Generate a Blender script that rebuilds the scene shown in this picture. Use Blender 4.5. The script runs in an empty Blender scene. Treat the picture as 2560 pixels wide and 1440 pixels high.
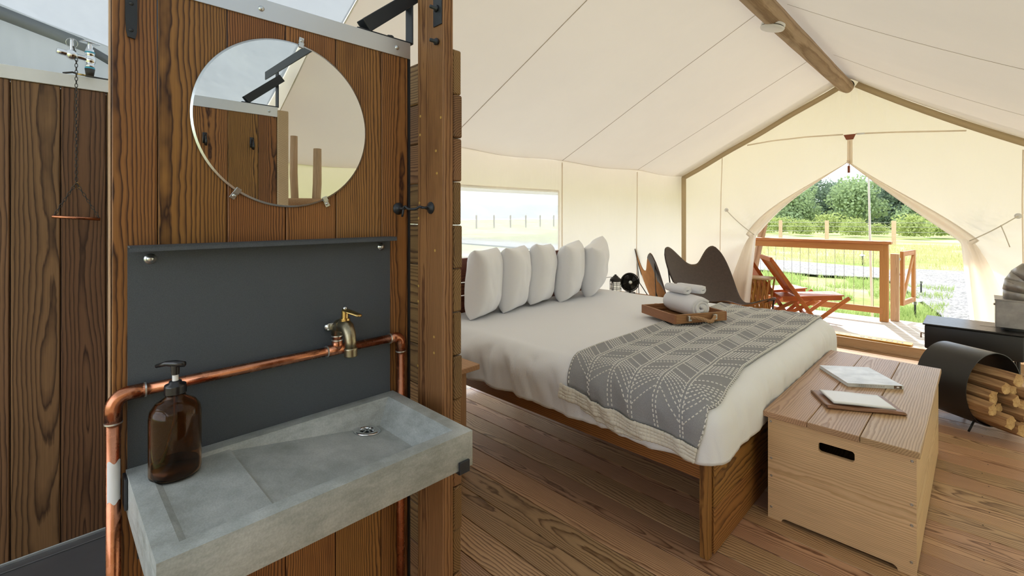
import bpy, bmesh, math, random
from mathutils import Vector, Matrix, noise as mnoise
random.seed(11)
SC = bpy.context.scene
COL = SC.collection
PI = math.pi

# ------------------------------------------------------------------ camera
cam_d = bpy.data.cameras.new('camera'); cam = bpy.data.objects.new('camera', cam_d); COL.objects.link(cam)
cam.location = (0, 0, 1.4); cam.rotation_euler = (PI / 2, 0, PI / 4)
cam_d.sensor_fit = 'HORIZONTAL'; cam_d.sensor_width = 36.0
cam_d.lens = 36.0 * 1170 / 2560; cam_d.shift_y = -182 / 2560
cam_d.clip_start = 0.02; cam_d.clip_end = 400
SC.camera = cam

# ------------------------------------------------------------------ sky and sun
SC.view_settings.view_transform = 'Standard'; SC.view_settings.look = 'None'
SC.view_settings.gamma = 1.0; SC.view_settings.use_curve_mapping = False
SC.view_settings.exposure = 1.3
SKY = 1.25
w = bpy.data.worlds.new('sky'); SC.world = w; w.use_nodes = True
nt = w.node_tree; nt.nodes.clear()
wo = nt.nodes.new('ShaderNodeOutputWorld'); bg = nt.nodes.new('ShaderNodeBackground')
wt = nt.nodes.new('ShaderNodeTexCoord'); wn = nt.nodes.new('ShaderNodeTexNoise'); wr = nt.nodes.new('ShaderNodeValToRGB')
wn.inputs['Scale'].default_value = 3.0; wn.inputs['Detail'].default_value = 5
wr.color_ramp.elements[0].position = 0.35; wr.color_ramp.elements[0].color = (0.62, 0.76, 0.95, 1)
wr.color_ramp.elements[1].position = 0.62; wr.color_ramp.elements[1].color = (0.93, 0.96, 1.0, 1)
nt.links.new(wt.outputs['Generated'], wn.inputs['Vector']); nt.links.new(wn.outputs['Fac'], wr.inputs['Fac'])
nt.links.new(wr.outputs['Color'], bg.inputs['Color']); bg.inputs['Strength'].default_value = SKY
nt.links.new(bg.outputs[0], wo.inputs['Surface'])
sun_d = bpy.data.lights.new('sun_offscreen', 'SUN'); sun = bpy.data.objects.new('sun_offscreen', sun_d); COL.objects.link(sun)
sun_d.energy = 2.8; sun_d.angle = math.radians(1.0); sun_d.color = (1.0, 0.965, 0.91)
SUN_DIR = Vector((-0.26, 0.74, 0.66)).normalized()          # towards the sun
sun.rotation_euler = SUN_DIR.to_track_quat('Z', 'Y').to_euler()
sun.location = (-4, 14, 12)
SC.cycles.max_bounces = 7; SC.cycles.diffuse_bounces = 4; SC.cycles.glossy_bounces = 4
SC.cycles.transmission_bounces = 8; SC.cycles.transparent_max_bounces = 10
SC.cycles.adaptive_threshold = 0.06; SC.cycles.sample_clamp_indirect = 6.0; SC.cycles.caustics_reflective = False; SC.cycles.caustics_refractive = False

# ------------------------------------------------------------------ materials
class G:
    """small node graph writer"""
    def __init__(s, name):
        s.m = bpy.data.materials.new(name); s.m.use_nodes = True; s.t = s.m.node_tree
        s.t.nodes.clear(); s.out = s.t.nodes.new('ShaderNodeOutputMaterial')
    def n(s, kind, **kw):
        x = s.t.nodes.new('ShaderNode' + kind)
        for k, v in kw.items():
            if hasattr(x, k) and k not in x.inputs: setattr(x, k, v)
            else: s.set(x, k, v)
        return x
    def set(s, x, k, v):
        i = x.inputs[k]
        if isinstance(v, bpy.types.NodeSocket): s.t.links.new(v, i)
        elif isinstance(v, bpy.types.Node): s.t.links.new(v.outputs[0], i)
        else: i.default_value = v
    def math(s, op, a, b=None, c=None, clamp=False):
        x = s.t.nodes.new('ShaderNodeMath'); x.operation = op; x.use_clamp = clamp
        for i, v in enumerate((a, b, c)):
            if v is not None: s.set(x, i, v)
        return x.outputs[0]
    def ramp(s, fac, stops, interp='LINEAR'):
        x = s.t.nodes.new('ShaderNodeValToRGB'); x.color_ramp.interpolation = interp
        e = x.color_ramp.elements
        while len(e) < len(stops): e.new(0.5)
        for k, (p, c) in zip(e, stops): k.position = p; k.color = tuple(c) + (1,) if len(c) == 3 else c
        s.set(x, 'Fac', fac); return x.outputs[0]
    def mix(s, a, b, f, blend='MIX'):
        x = s.t.nodes.new('ShaderNodeMix'); x.data_type = 'RGBA'; x.blend_type = blend
        s.set(x, 0, f); s.set(x, 6, a); s.set(x, 7, b); return x.outputs[2]
    def vec(s, v, sc, off=None):
        x = s.t.nodes.new('ShaderNodeMapping'); s.set(x, 'Vector', v); x.inputs['Scale'].default_value = sc
        if off is not None: s.set(x, 'Location', off)
        return x.outputs[0]
    def noise(s, v, scale, detail=3, rough=0.5, out=0):
        x = s.n('TexNoise', Scale=scale, Detail=detail, Roughness=rough); s.set(x, 'Vector', v); return x.outputs[out]
    def bump(s, h, strength, dist=0.01):
        return s.n('Bump', Height=h, Strength=strength, Distance=dist).outputs[0]
    def obj(s): return s.n('TexCoord').outputs['Object']
    def rnd(s):
        o = s.n('ObjectInfo').outputs['Random']
        x = s.n('TexWhiteNoise', noise_dimensions='1D'); s.set(x, 'W', o)
        y = s.n('SeparateColor'); s.set(y, 0, x.outputs['Color']); return y.outputs
    def bsdf(s, **kw):
        p = s.n('BsdfPrincipled')
        for k, v in kw.items(): s.set(p, k, v)
        s.t.links.new(p.outputs[0], s.out.inputs[0]); return p
    def end(s, sh): s.t.links.new(sh if isinstance(sh, bpy.types.NodeSocket) else sh.outputs[0], s.out.inputs[0]); return s.m

def c4(c): return tuple(c) + (1,) if len(c) == 3 else c

def plain(name, col, rough=0.5, metal=0.0, var=0.0, vscale=20, bump=0.0, bscale=200, rvar=0.0, spec=0.5, coat=0.0):
    g = G(name); o = g.obj(); kw = dict(Roughness=rough, Metallic=metal)
    base = c4(col)
    if var:
        f = g.noise(o, vscale, 4, 0.6)
        lo = tuple(max(0, c * (1 - var)) for c in col); hi = tuple(min(1, c * (1 + var)) for c in col)
        base = g.ramp(f, [(0.3, lo), (0.7, hi)])
    kw['Base Color'] = base; kw['Specular IOR Level'] = spec
    if rvar:
        kw['Roughness'] = g.math('MULTIPLY_ADD', g.noise(o, vscale * 2, 3), rvar * 2, rough - rvar)
    if bump: kw['Normal'] = g.bump(g.noise(o, bscale, 3), bump, 0.003)
    if coat: kw['Coat Weight'] = coat; kw['Coat Roughness'] = 0.15
    g.bsdf(**kw); return g.m

def wood(name, light, dark, freq=120, wide=0.14, rough=0.5, contrast=1.0, vary=0.2, wob=0.03, axis=0, spec=0.35, patch=0.0, patchcol=(0.1, 0.05, 0.02), deep=0.07):
    """growth rings of a sawn board; the board's length is the local axis given"""
    g = G(name); o = g.obj()
    if axis:
        sp0 = g.n('SeparateXYZ'); g.set(sp0, 0, o); cb = g.n('CombineXYZ')
        order = {1: (1, 0, 2), 2: (2, 0, 1)}[axis]
        for i, k in enumerate(order): g.set(cb, i, sp0.outputs[k])
        o = cb.outputs[0]
    r = g.rnd()
    off = g.n('CombineXYZ'); g.set(off, 0, g.math('MULTIPLY', r[0], 37.0)); g.set(off, 1, g.math('MULTIPLY', r[1], 11.0)); g.set(off, 2, g.math('MULTIPLY', r[2], 17.0))
    va = g.n('VectorMath', operation='ADD'); g.set(va, 0, o); g.set(va, 1, off.outputs[0]); ov = va.outputs[0]
    sp = g.n('SeparateXYZ'); g.set(sp, 0, o)
    n1 = g.math('SUBTRACT', g.noise(g.vec(ov, (1.1, 5, 5)), 1.0, 2, 0.5), 0.5)
    n2 = g.math('SUBTRACT', g.noise(g.vec(ov, (0.9, 4, 4), (3.3, 1.7, 0.4)), 1.0, 2, 0.5), 0.5)
    yy = g.math('ADD', g.math('ADD', sp.outputs[1], g.math('MULTIPLY', g.math('SUBTRACT', r[1], 0.5), wide * 1.6)), g.math('MULTIPLY', n1, wob))
    zz = g.math('ADD', g.math('ADD', sp.outputs[2], g.math('MULTIPLY_ADD', r[2], deep, 0.03)), g.math('MULTIPLY', n2, wob * 2.2))
    rr = g.math('SQRT', g.math('ADD', g.math('MULTIPLY', yy, yy), g.math('MULTIPLY', zz, zz)))
    fine = g.noise(g.vec(ov, (5, 130, 130)), 1.0, 2, 0.6)
    rr = g.math('ADD', rr, g.math('MULTIPLY', g.noise(g.vec(ov, (11, 26, 26)), 1.0, 2, 0.5), 0.006))
    ph = g.math('ADD', g.math('MULTIPLY', rr, freq), g.math('MULTIPLY', fine, 0.35))
    saw = g.math('FRACT', ph)
    mid = tuple(l * 0.55 + d * 0.45 for l, d in zip(light, dark))
    dk = tuple(l * (1 - contrast) + d * contrast for l, d in zip(light, dark))
    col = g.ramp(saw, [(0.0, light), (0.38, light), (0.68, mid), (0.86, dk), (0.95, mid), (1.0, light)])
    fib = g.noise(g.vec(ov, (6, 420, 420)), 1.0, 2, 0.6)
    col = g.mix(col, g.ramp(fib, [(0.3, (0.72,) * 3), (0.7, (1.15,) * 3)]), 0.55, 'MULTIPLY')
    big = g.noise(g.vec(ov, (1.5, 9, 9)), 1.0, 3, 0.5)
    hs = g.n('HueSaturation'); g.set(hs, 'Color', col)
    g.set(hs, 'Value', g.math('ADD', g.math('MULTIPLY_ADD', r[0], vary * 2, 1 - vary), g.math('MULTIPLY_ADD', big, 0.3, -0.15)))
    g.set(hs, 'Hue', g.math('MULTIPLY_ADD', r[2], 0.02, 0.49)); col = hs.outputs[0]
    if patch:
        pf = g.ramp(g.noise(g.vec(ov, (2.5, 9, 9)), 1.0, 4, 0.6), [(0.55, (0,) * 3), (0.72, (1,) * 3)])
        col = g.mix(col, c4(patchcol), g.math('MULTIPLY', pf, patch))
    g.bsdf(**{'Base Color': col, 'Roughness': g.math('MULTIPLY_ADD', saw, 0.12, rough - 0.06), 'Specular IOR Level': spec,
              'Normal': g.bump(g.math('ADD', saw, fib), 0.12, 0.002)})
    return g.m

def canvas(name, col, trans, rough_fold=0.25, fold_scale=2.0, tcol=None, weave=0.05):
    g = G(name); o = g.obj()
    big = g.noise(g.vec(o, (1, 1, 0.6)), fold_scale, 4, 0.55); fine = g.noise(o, 900, 2)
    crease = g.noise(g.vec(o, (3, 3, 0.7)), fold_scale * 2, 3, 0.6)
    h = g.math('ADD', g.math('ADD', big, g.math('MULTIPLY', crease, 0.35)), g.math('MULTIPLY', fine, weave))
    nrm = g.bump(h, rough_fold, 0.08)
    stain = g.noise(o, 1.3, 4, 0.6)
    base = g.ramp(stain, [(0.3, tuple(c * 0.95 for c in col)), (0.65, col)])
    d = g.n('BsdfDiffuse', Color=base); g.set(d, 'Normal', nrm)
    t = g.n('BsdfTranslucent', Color=c4(tcol or col)); g.set(t, 'Normal', nrm)
    mx = g.n('MixShader'); g.set(mx, 0, trans); g.set(mx, 1, d); g.set(mx, 2, t)
    return g.end(mx)

M = {}
M['door_wood'] = wood('dark_stained_fir', (0.34, 0.156, 0.048), (0.042, 0.015, 0.009), freq=195, rough=0.42, vary=0.14, wob=0.024, patch=0.4, patchcol=(0.07, 0.022, 0.012))
M['shower_wood'] = wood('shower_wood', (0.21, 0.113, 0.052), (0.05, 0.023, 0.011), freq=80, rough=0.5, vary=0.18, wob=0.06)
M['post_wood'] = wood('weathered_post_wood', (0.41, 0.215, 0.083), (0.145, 0.062, 0.024), freq=160, rough=0.6, vary=0.12, wob=0.012, patch=0.45, patchcol=(0.07, 0.03, 0.015), deep=0.12)
M['plank_end'] = wood('partition_wood', (0.3, 0.17, 0.07), (0.1, 0.046, 0.02), freq=150, rough=0.6, vary=0.2, wob=0.02)
M['floor_wood'] = wood('floor_fir', (0.5, 0.305, 0.175), (0.15, 0.066, 0.027), freq=140, rough=0.38, vary=0.17, wob=0.045, contrast=1.0, spec=0.45)
M['bed_wood'] = wood('bed_fir', (0.35, 0.155, 0.047), (0.1, 0.034, 0.011), freq=125, rough=0.45, vary=0.1, wob=0.03)
M['head_wood'] = wood('headboard_wood', (0.19, 0.065, 0.032), (0.07, 0.022, 0.012), freq=120, rough=0.5, vary=0.1)
M['lid_wood'] = wood('chest_lid_wood', (0.48, 0.305, 0.17), (0.22, 0.115, 0.055), freq=120, rough=0.4, vary=0.07, contrast=0.55, spec=0.5, wob=0.03)
M['ply'] = wood('bamboo_ply', (0.74, 0.53, 0.3), (0.5, 0.31, 0.14), freq=150, rough=0.35, vary=0.02, contrast=0.8, wob=0.012, deep=0.2, spec=0.5)
M['stand_ply'] = wood('nightstand_ply', (0.5, 0.3, 0.16), (0.4, 0.22, 0.11), freq=60, rough=0.5, vary=0.05, contrast=0.4)
M['tray_wood'] = wood('tray_wood', (0.36, 0.18, 0.08), (0.16, 0.06, 0.024), freq=140, rough=0.5, vary=0.1)
M['deck_wood'] = wood('deck_wood', (0.72, 0.66, 0.58), (0.56, 0.48, 0.4), freq=90, rough=0.6, vary=0.08, contrast=0.6)
M['rail_wood'] = wood('rail_cedar', (0.52, 0.24, 0.085), (0.34, 0.135, 0.04), freq=110, rough=0.55, vary=0.1, contrast=0.7)
M['pine'] = wood('pale_pine', (0.6, 0.43, 0.27), (0.44, 0.27, 0.14), freq=110, rough=0.5, vary=0.08, contrast=0.7)
M['teak'] = wood('oiled_teak', (0.5, 0.135, 0.03), (0.28, 0.06, 0.014), freq=120, rough=0.42, vary=0.1, contrast=0.6)
M['lattice'] = wood('acacia', (0.5, 0.24, 0.06), (0.3, 0.12, 0.03), freq=120, rough=0.5, vary=0.12, contrast=0.6)
M['log'] = wood('log_pole', (0.48, 0.34, 0.22), (0.3, 0.19, 0.11), freq=25, rough=0.75, vary=0.1, patch=0.6, patchcol=(0.22, 0.14, 0.08))
M['canvas_wall'] = canvas('cream_canvas_wall', (0.82, 0.75, 0.65), 0.58, 0.25, 2.0, (0.97, 0.88, 0.76))
M['canvas_front'] = canvas('cream_canvas_front', (0.82, 0.75, 0.65), 0.72, 0.2, 2.4, (0.97, 0.88, 0.76))
M['canvas_roof'] = canvas('cream_canvas_roof', (0.82, 0.75, 0.65), 0.09, 0.12, 1.2, (0.97, 0.88, 0.76))
M['canvas_flap'] = canvas('pale_canvas_flap', (0.84, 0.78, 0.71), 0.75, 0.25, 3.0, (0.97, 0.89, 0.8))
M['canvas_fly'] = canvas('white_fly', (0.82, 0.79, 0.74), 0.55, 0.1, 1.0)
M['seam'] = plain('seam_tape', (0.58, 0.5, 0.41), 0.8)
M['pale_seam'] = plain('pale_seam', (0.74, 0.67, 0.55), 0.8)
M['webbing'] = plain('tan_webbing', (0.6, 0.47, 0.29), 0.85, var=0.06, vscale=300, bump=0.3, bscale=700)
M['black_steel'] = plain('black_steel', (0.028, 0.033, 0.04), 0.42, 0.2, bump=0.15, bscale=900)
M['slate'] = plain('slate_powder_coat', (0.082, 0.097, 0.116), 0.55, 0.1, var=0.22, vscale=700, bump=0.5, bscale=900)
M['alu'] = plain('brushed_aluminium', (0.72, 0.76, 0.8), 0.38, 0.85, rvar=0.08, vscale=6)
M['white_alu'] = plain('white_trim', (0.8, 0.8, 0.79), 0.4, 0.15, var=0.05, vscale=8)
M['chrome'] = plain('chrome', (0.8, 0.82, 0.84), 0.08, 1.0)
M['zinc'] = plain('zinc', (0.68, 0.72, 0.74), 0.28, 1.0)
M['galv'] = plain('galvanised_sheet', (0.33, 0.315, 0.3), 0.42, 0.75, var=0.2, vscale=14, rvar=0.12)
M['brass'] = plain('brass', (0.62, 0.44, 0.17), 0.22, 1.0, rvar=0.08, vscale=60)
M['old_brass'] = plain('aged_brass', (0.32, 0.28, 0.19), 0.35, 1.0, var=0.2, vscale=90)
M['solder'] = plain('solder', (0.7, 0.72, 0.72), 0.3, 0.9)
M['blue_seal'] = plain('blue_seal', (0.05, 0.42, 0.62), 0.4)
M['rubber'] = plain('dark_rubber', (0.05, 0.045, 0.04), 0.6)
M['black_plastic'] = plain('black_plastic', (0.012, 0.012, 0.014), 0.25, spec=0.6)
M['linen'] = plain('white_linen', (0.85, 0.87, 0.92), 0.85, bump=0.25, bscale=260, spec=0.15)
M['pillow_linen'] = plain('pillow_linen', (0.87, 0.88, 0.92), 0.85, bump=0.12, bscale=45, spec=0.15)
M['towel'] = plain('white_terry', (0.82, 0.83, 0.88), 0.95, bump=0.7, bscale=420, spec=0.1)
M['crochet'] = plain('cream_crochet', (0.74, 0.71, 0.63), 0.9, spec=0.1)
M['grey_knit'] = plain('grey_woven_wool', (0.325, 0.33, 0.345), 0.92, var=0.22, vscale=520, bump=0.5, bscale=500, spec=0.1)
M['stitch'] = plain('white_stitch', (0.82, 0.81, 0.78), 0.9, spec=0.1)
M['leather'] = plain('dark_brown_leather', (0.052, 0.032, 0.026), 0.42, var=0.2, vscale=40, bump=0.25, bscale=160, spec=0.5)
M['tan_suede'] = plain('tan_suede', (0.44, 0.19, 0.05), 0.85, var=0.15, vscale=12)
M['folder_leather'] = plain('folder_leather', (0.24, 0.115, 0.06), 0.42, var=0.12, vscale=20, bump=0.1, bscale=300)
M['paper'] = plain('paper', (0.78, 0.8, 0.82), 0.35)
M['black_stove'] = plain('matte_black_steel', (0.022, 0.021, 0.021), 0.36, 0.3, rvar=0.06, vscale=20, bump=0.15, bscale=500)
M['lantern_black'] = plain('lantern_black', (0.022, 0.02, 0.018), 0.35, 0.4)
M['rope'] = plain('jute_rope', (0.42, 0.25, 0.13), 0.9, var=0.2, vscale=160, bump=0.5, bscale=300)
M['cord'] = plain('white_cord', (0.75, 0.7, 0.6), 0.8)
M['patch_leather'] = plain('rust_leather', (0.28, 0.075, 0.03), 0.55)
M['white_plastic'] = plain('white_plastic', (0.82, 0.82, 0.82), 0.3)
M['grey_print'] = plain('grey_print', (0.25, 0.25, 0.26), 0.5)
M['dark_print'] = plain('dark_print', (0.03, 0.025, 0.02), 0.6)
M['sign_wood'] = wood('sign_wood', (0.62, 0.3, 0.03), (0.45, 0.19, 0.02), freq=110, rough=0.45, vary=0.04, contrast=0.5)
M['tray_floor'] = plain('shower_tray', (0.1, 0.1, 0.105), 0.5, var=0.1, vscale=5)
M['bark'] = plain('bark', (0.16, 0.1, 0.06), 0.9, var=0.35, vscale=30, bump=0.8, bscale=60)
M['steel_wire'] = plain('steel_wire', (0.3, 0.29, 0.27), 0.4, 0.8)
M['screw'] = plain('screw_steel', (0.45, 0.42, 0.38), 0.3, 0.9)
M['glue'] = plain('yellow_plug', (0.6, 0.38, 0.1), 0.6)

# mirror, glass, window film, concrete, grey tarp
M['mirror'] = plain('mirror_silver', (0.86, 0.88, 0.86), 0.0, 1.0)
g = G('amber_glass'); g.bsdf(**{'Base Color': (0.72, 0.4, 0.2, 1), 'Roughness': 0.02, 'Transmission Weight': 1.0, 'IOR': 1.3}); M['amber'] = g.m
g = G('lamp_glass'); g.bsdf(**{'Base Color': (0.9, 0.9, 0.85, 1), 'Roughness': 0.15, 'Transmission Weight': 0.8, 'IOR': 1.2}); M['lamp_glass'] = g.m
g = G('window_film'); o = g.obj()
tr = g.n('BsdfTransparent'); tr.inputs['Color'].default_value = (1, 1, 1, 1)
df = g.n('BsdfTranslucent', Color=(0.66, 0.67, 0.7, 1)); gl = g.n('BsdfGlossy', Roughness=0.12)
gl.inputs['Color'].default_value = (1, 1, 1, 1)
wv = g.bump(g.noise(g.vec(o, (1, 1.2, 2.5)), 2.2, 3), 0.4, 0.05); g.set(gl, 'Normal', wv)
m1 = g.n('MixShader'); g.set(m1, 0, 0.62); g.set(m1, 1, tr.outputs[0]); g.set(m1, 2, df.outputs[0])
m2 = g.n('MixShader'); g.set(m2, 0, 0.05); g.set(m2, 1, m1.outputs[0]); g.set(m2, 2, gl.outputs[0])
M['film'] = g.end(m2)
g = G('concrete'); o = g.obj()
n1 = g.noise(o, 5.0, 5, 0.6); n2 = g.noise(g.vec(o, (1, 1, 3)), 22, 5, 0.65); n3 = g.noise(o, 260, 2, 0.5)
cc = g.ramp(g.math('ADD', g.math('MULTIPLY', n1, 0.6), g.math('MULTIPLY', n2, 0.4)), [(0.32, (0.26, 0.275, 0.25)), (0.48, (0.4, 0.43, 0.415)), (0.66, (0.56, 0.585, 0.57))])
cc = g.mix(cc, g.ramp(n3, [(0.35, (0.8,) * 3), (0.65, (1.1,) * 3)]), 0.5, 'MULTIPLY')
g.bsdf(**{'Base Color': cc, 'Roughness': g.math('MULTIPLY_ADD', n2, 0.3, 0.3), 'Normal': g.bump(g.math('ADD', n2, g.math('MULTIPLY', n3, 0.4)), 0.18, 0.004)}); M['concrete'] = g.m
g = G('grey_tarp'); o = g.obj()
n1 = g.noise(g.vec(o, (2, 1, 1)), 2.0, 2, 0.5); n2 = g.noise(g.vec(o, (3, 3, 1), (2, 5, 1)), 2.5, 2, 0.5)
nb = g.bump(g.math('ADD', n1, n2), 0.22, 0.06)
pb = g.n('BsdfPrincipled', Roughness=0.42); g.set(pb, 'Base Color', g.ramp(n1, [(0.3, (0.2, 0.22, 0.235)), (0.7, (0.29, 0.315, 0.33))])); g.set(pb, 'Normal', nb)
tb_ = g.n('BsdfTranslucent', Color=(0.62, 0.66, 0.69, 1)); g.set(tb_, 'Normal', nb)
mx = g.n('MixShader'); g.set(mx, 0, 0.22); g.set(mx, 1, pb.outputs[0]); g.set(mx, 2, tb_.outputs[0]); M['tarp'] = g.end(mx)
g = G('split_log_end'); o = g.obj()
n1 = g.noise(o, 30, 4, 0.6); n2 = g.noise(o, 160, 3, 0.6)
g.bsdf(**{'Base Color': g.mix(g.ramp(n1, [(0.3, (0.4, 0.22, 0.08)), (0.7, (0.66, 0.44, 0.2))]), g.ramp(n2, [(0.3, (0.75,) * 3), (0.7, (1.1,) * 3)]), 0.7, 'MULTIPLY'), 'Roughness': 0.8, 'Normal': g.bump(n2, 0.5, 0.004)}); M['log_end'] = g.m
g = G('split_log_side'); o = g.obj()
n1 = g.noise(g.vec(o, (3, 40, 40)), 1.5, 4, 0.6)
g.bsdf(**{'Base Color': g.ramp(n1, [(0.3, (0.2, 0.1, 0.045)), (0.55, (0.4, 0.23, 0.11)), (0.75, (0.55, 0.36, 0.18))]), 'Roughness': 0.8, 'Normal': g.bump(n1, 0.6, 0.006)}); M['log_side'] = g.m
g = G('copper'); o = g.obj()
n1 = g.noise(o, 40, 4, 0.6)
g.bsdf(**{'Base Color': g.ramp(n1, [(0.3, (0.46, 0.18, 0.095)), (0.7, (0.6, 0.26, 0.15))]), 'Metallic': 1.0, 'Roughness': g.math('MULTIPLY_ADD', n1, 0.25, 0.14)}); M['copper'] = g.m
g = G('book_cover'); o = g.obj()
n1 = g.noise(g.vec(o, (1, 1.6, 1)), 9, 5, 0.6)
g.bsdf(**{'Base Color': g.ramp(n1, [(0.3, (0.42, 0.43, 0.42)), (0.6, (0.68, 0.7, 0.7))]), 'Roughness': 0.3}); M['book'] = g.m

# ------------------------------------------------------------------ building helpers
def V(*a): return Vector(a)
def world(o):
    m = o.matrix_basis.copy()
    return world(o.parent) @ o.matrix_parent_inverse @ m if o.parent else m
def setp(o, p):
    if p is not None:
        o.parent = p; o.matrix_parent_inverse = world(p).inverted()
    return o
def tag(o, label=None, cat=None, group=None, kind=None):
    if label: o['label'] = label
    if cat: o['category'] = cat
    if group: o['group'] = group
    if kind: o['kind'] = kind
    return o
def thing(name, label, cat, loc=(0, 0, 0), group=None, rz=0):
    o = bpy.data.objects.new(name, None); o.empty_display_size = 0.05; COL.objects.link(o)
    o.location = loc; o.rotation_euler = (0, 0, rz)
    return tag(o, label, cat, group)
def put(bm, name, mat, parent=None, smooth=35, local=None):
    """bmesh -> ONE linked mesh object (mat may be a list of slots)"""
    if smooth is not None:
        lim = math.radians(smooth)
        for f in bm.faces: f.smooth = True
        for e in bm.edges:
            if len(e.link_faces) == 2 and e.calc_face_angle(0) > lim: e.smooth = False
    me = bpy.data.meshes.new(name); bm.to_mesh(me); bm.free()
    for m in (mat if isinstance(mat, (list, tuple)) else [mat]): me.materials.append(M[m])
    o = bpy.data.objects.new(name, me); COL.objects.link(o)
    if local is not None: o.matrix_basis = local
    return setp(o, parent)
def copy_tree(o, parent=None):
    c = o.copy(); COL.objects.link(c); c.parent = parent
    for ch in list(o.children): copy_tree(ch, c)
    return c
def B(): return bmesh.new()
def frame(z, x=None):
    """rotation matrix whose Z axis is z"""
    z = Vector(z).normalized()
    x = Vector(x) if x is not None else (V(1, 0, 0) if abs(z.x) < 0.9 else V(0, 1, 0))
    y = z.cross(x).normalized(); x = y.cross(z).normalized()
    return Matrix((x, y, z)).transposed().to_4x4()
def box(bm, lo, hi, bev=0.0, mat=0, rot=None, seg=1):
    lo, hi = Vector(lo), Vector(hi); c = (lo + hi) / 2; s = hi - lo
    m = Matrix.Translation(c) @ (rot.to_4x4() if rot is not None else Matrix()) @ Matrix.Diagonal((s.x, s.y, s.z, 1))
    r = bmesh.ops.create_cube(bm, size=1, matrix=m); vs = r['verts']
    fs = {f for v in vs for f in v.link_faces}
    for f in fs: f.material_index = mat
    if bev:
        es = list({e for v in vs for e in v.link_edges})
        bmesh.ops.bevel(bm, geom=es, offset=bev, segments=seg, affect='EDGES', profile=0.5)
def obox(bm, c, s, R=None, bev=0.0, mat=0):
    c, s = Vector(c), Vector(s); box(bm, c - s / 2, c + s / 2, bev, mat, R)
def cyl(bm, p0, p1, r, seg=20, r2=None, mat=0, caps=True):
    p0, p1 = Vector(p0), Vector(p1); d = p1 - p0
    m = Matrix.Translation((p0 + p1) / 2) @ frame(d)
    r_ = bmesh.ops.create_cone(bm, cap_ends=caps, segments=seg, radius1=r, radius2=r if r2 is None else r2, depth=d.length, matrix=m)
    for f in {f for v in r_['verts'] for f in v.link_faces}: f.material_index = mat
def ball(bm, c, r, scale=(1, 1, 1), seg=16, mat=0):
    m = Matrix.Translation(Vector(c)) @ Matrix.Diagonal((scale[0], scale[1], scale[2], 1))
    r_ = bmesh.ops.create_uvsphere(bm, u_segments=seg, v_segments=max(6, seg // 2), radius=r, matrix=m)
    for f in {f for v in r_['verts'] for f in v.link_faces}: f.material_index = mat
def tube(bm, pts, r, seg=10, closed=False, mat=0, caps=True):
    """round bar through points; r is a number or one per point"""
    pts = [Vector(p) for p in pts]; n = len(pts); rings = []; x = None
    for i, p in enumerate(pts):
        a = pts[(i - 1) % n] if (closed or i) else pts[0]; b = pts[(i + 1) % n] if (closed or i < n - 1) else pts[-1]
        t = (b - a).normalized()
        if x is None: x = t.cross(V(0, 0, 1)); x = x.normalized() if x.length > 1e-4 else V(1, 0, 0)
        x = (x - t * x.dot(t)).normalized(); y = t.cross(x)
        rad = r[i] if isinstance(r, (list, tuple)) else r
        rings.append([bm.verts.new(p + x * (rad * math.cos(2 * PI * k / seg)) + y * (rad * math.sin(2 * PI * k / seg))) for k in range(seg)])
    for i in range(n if closed else n - 1):
        A, C = rings[i], rings[(i + 1) % n]
        for k in range(seg):
            bm.faces.new((A[k], A[(k + 1) % seg], C[(k + 1) % seg], C[k])).material_index = mat
    if not closed and caps:
        bm.faces.new(rings[0][::-1]).material_index = mat; bm.faces.new(rings[-1]).material_index = mat
def lathe(bm, prof, c=(0, 0, 0), seg=32, R=None, mat=0, sx=1.0, sy=1.0):
    """profile [(r, z)] turned about Z, placed at c with rotation R"""
    T = Matrix.Translation(Vector(c)) @ (R.to_4x4() if R is not None else Matrix()); rings = []
    for r, z in prof:
        if r < 1e-6: rings.append([bm.verts.new(T @ V(0, 0, z))])
        else: rings.append([bm.verts.new(T @ V(r * sx * math.cos(2 * PI * k / seg), r * sy * math.sin(2 * PI * k / seg), z)) for k in range(seg)])
    for A, C in zip(rings, rings[1:]):
        for k in range(seg):
            k2 = (k + 1) % seg
            if len(A) == 1 and len(C) == 1: continue
            if len(A) == 1: f = (A[0], C[k2], C[k])
            elif len(C) == 1: f = (A[k], A[k2], C[0])
            else: f = (A[k], A[k2], C[k2], C[k])
            bm.faces.new(f).material_index = mat
def grid(bm, fn, nu, nv, mat=0, closed_u=False):
    """surface fn(u, v), u and v in 0..1"""
    vs = [[bm.verts.new(fn(i / nu, j / nv)) for j in range(nv + 1)] for i in range(nu if closed_u else nu + 1)]
    n = len(vs)
    for i in range(nu):
        for j in range(nv):
            bm.faces.new((vs[i][j], vs[(i + 1) % n][j], vs[(i + 1) % n][j + 1], vs[i][j + 1])).material_index = mat
    return vs
def thicken(o, t, offset=0.0, mo=0):
    m = o.modifiers.new('thickness', 'SOLIDIFY'); m.thickness = t; m.offset = offset; m.use_rim = True
    if mo: m.material_offset = mo; m.material_offset_rim = mo
    return o
def subdiv(o, n=1):
    m = o.modifiers.new('smooth', 'SUBSURF'); m.levels = n; m.render_levels = n; return o
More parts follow.
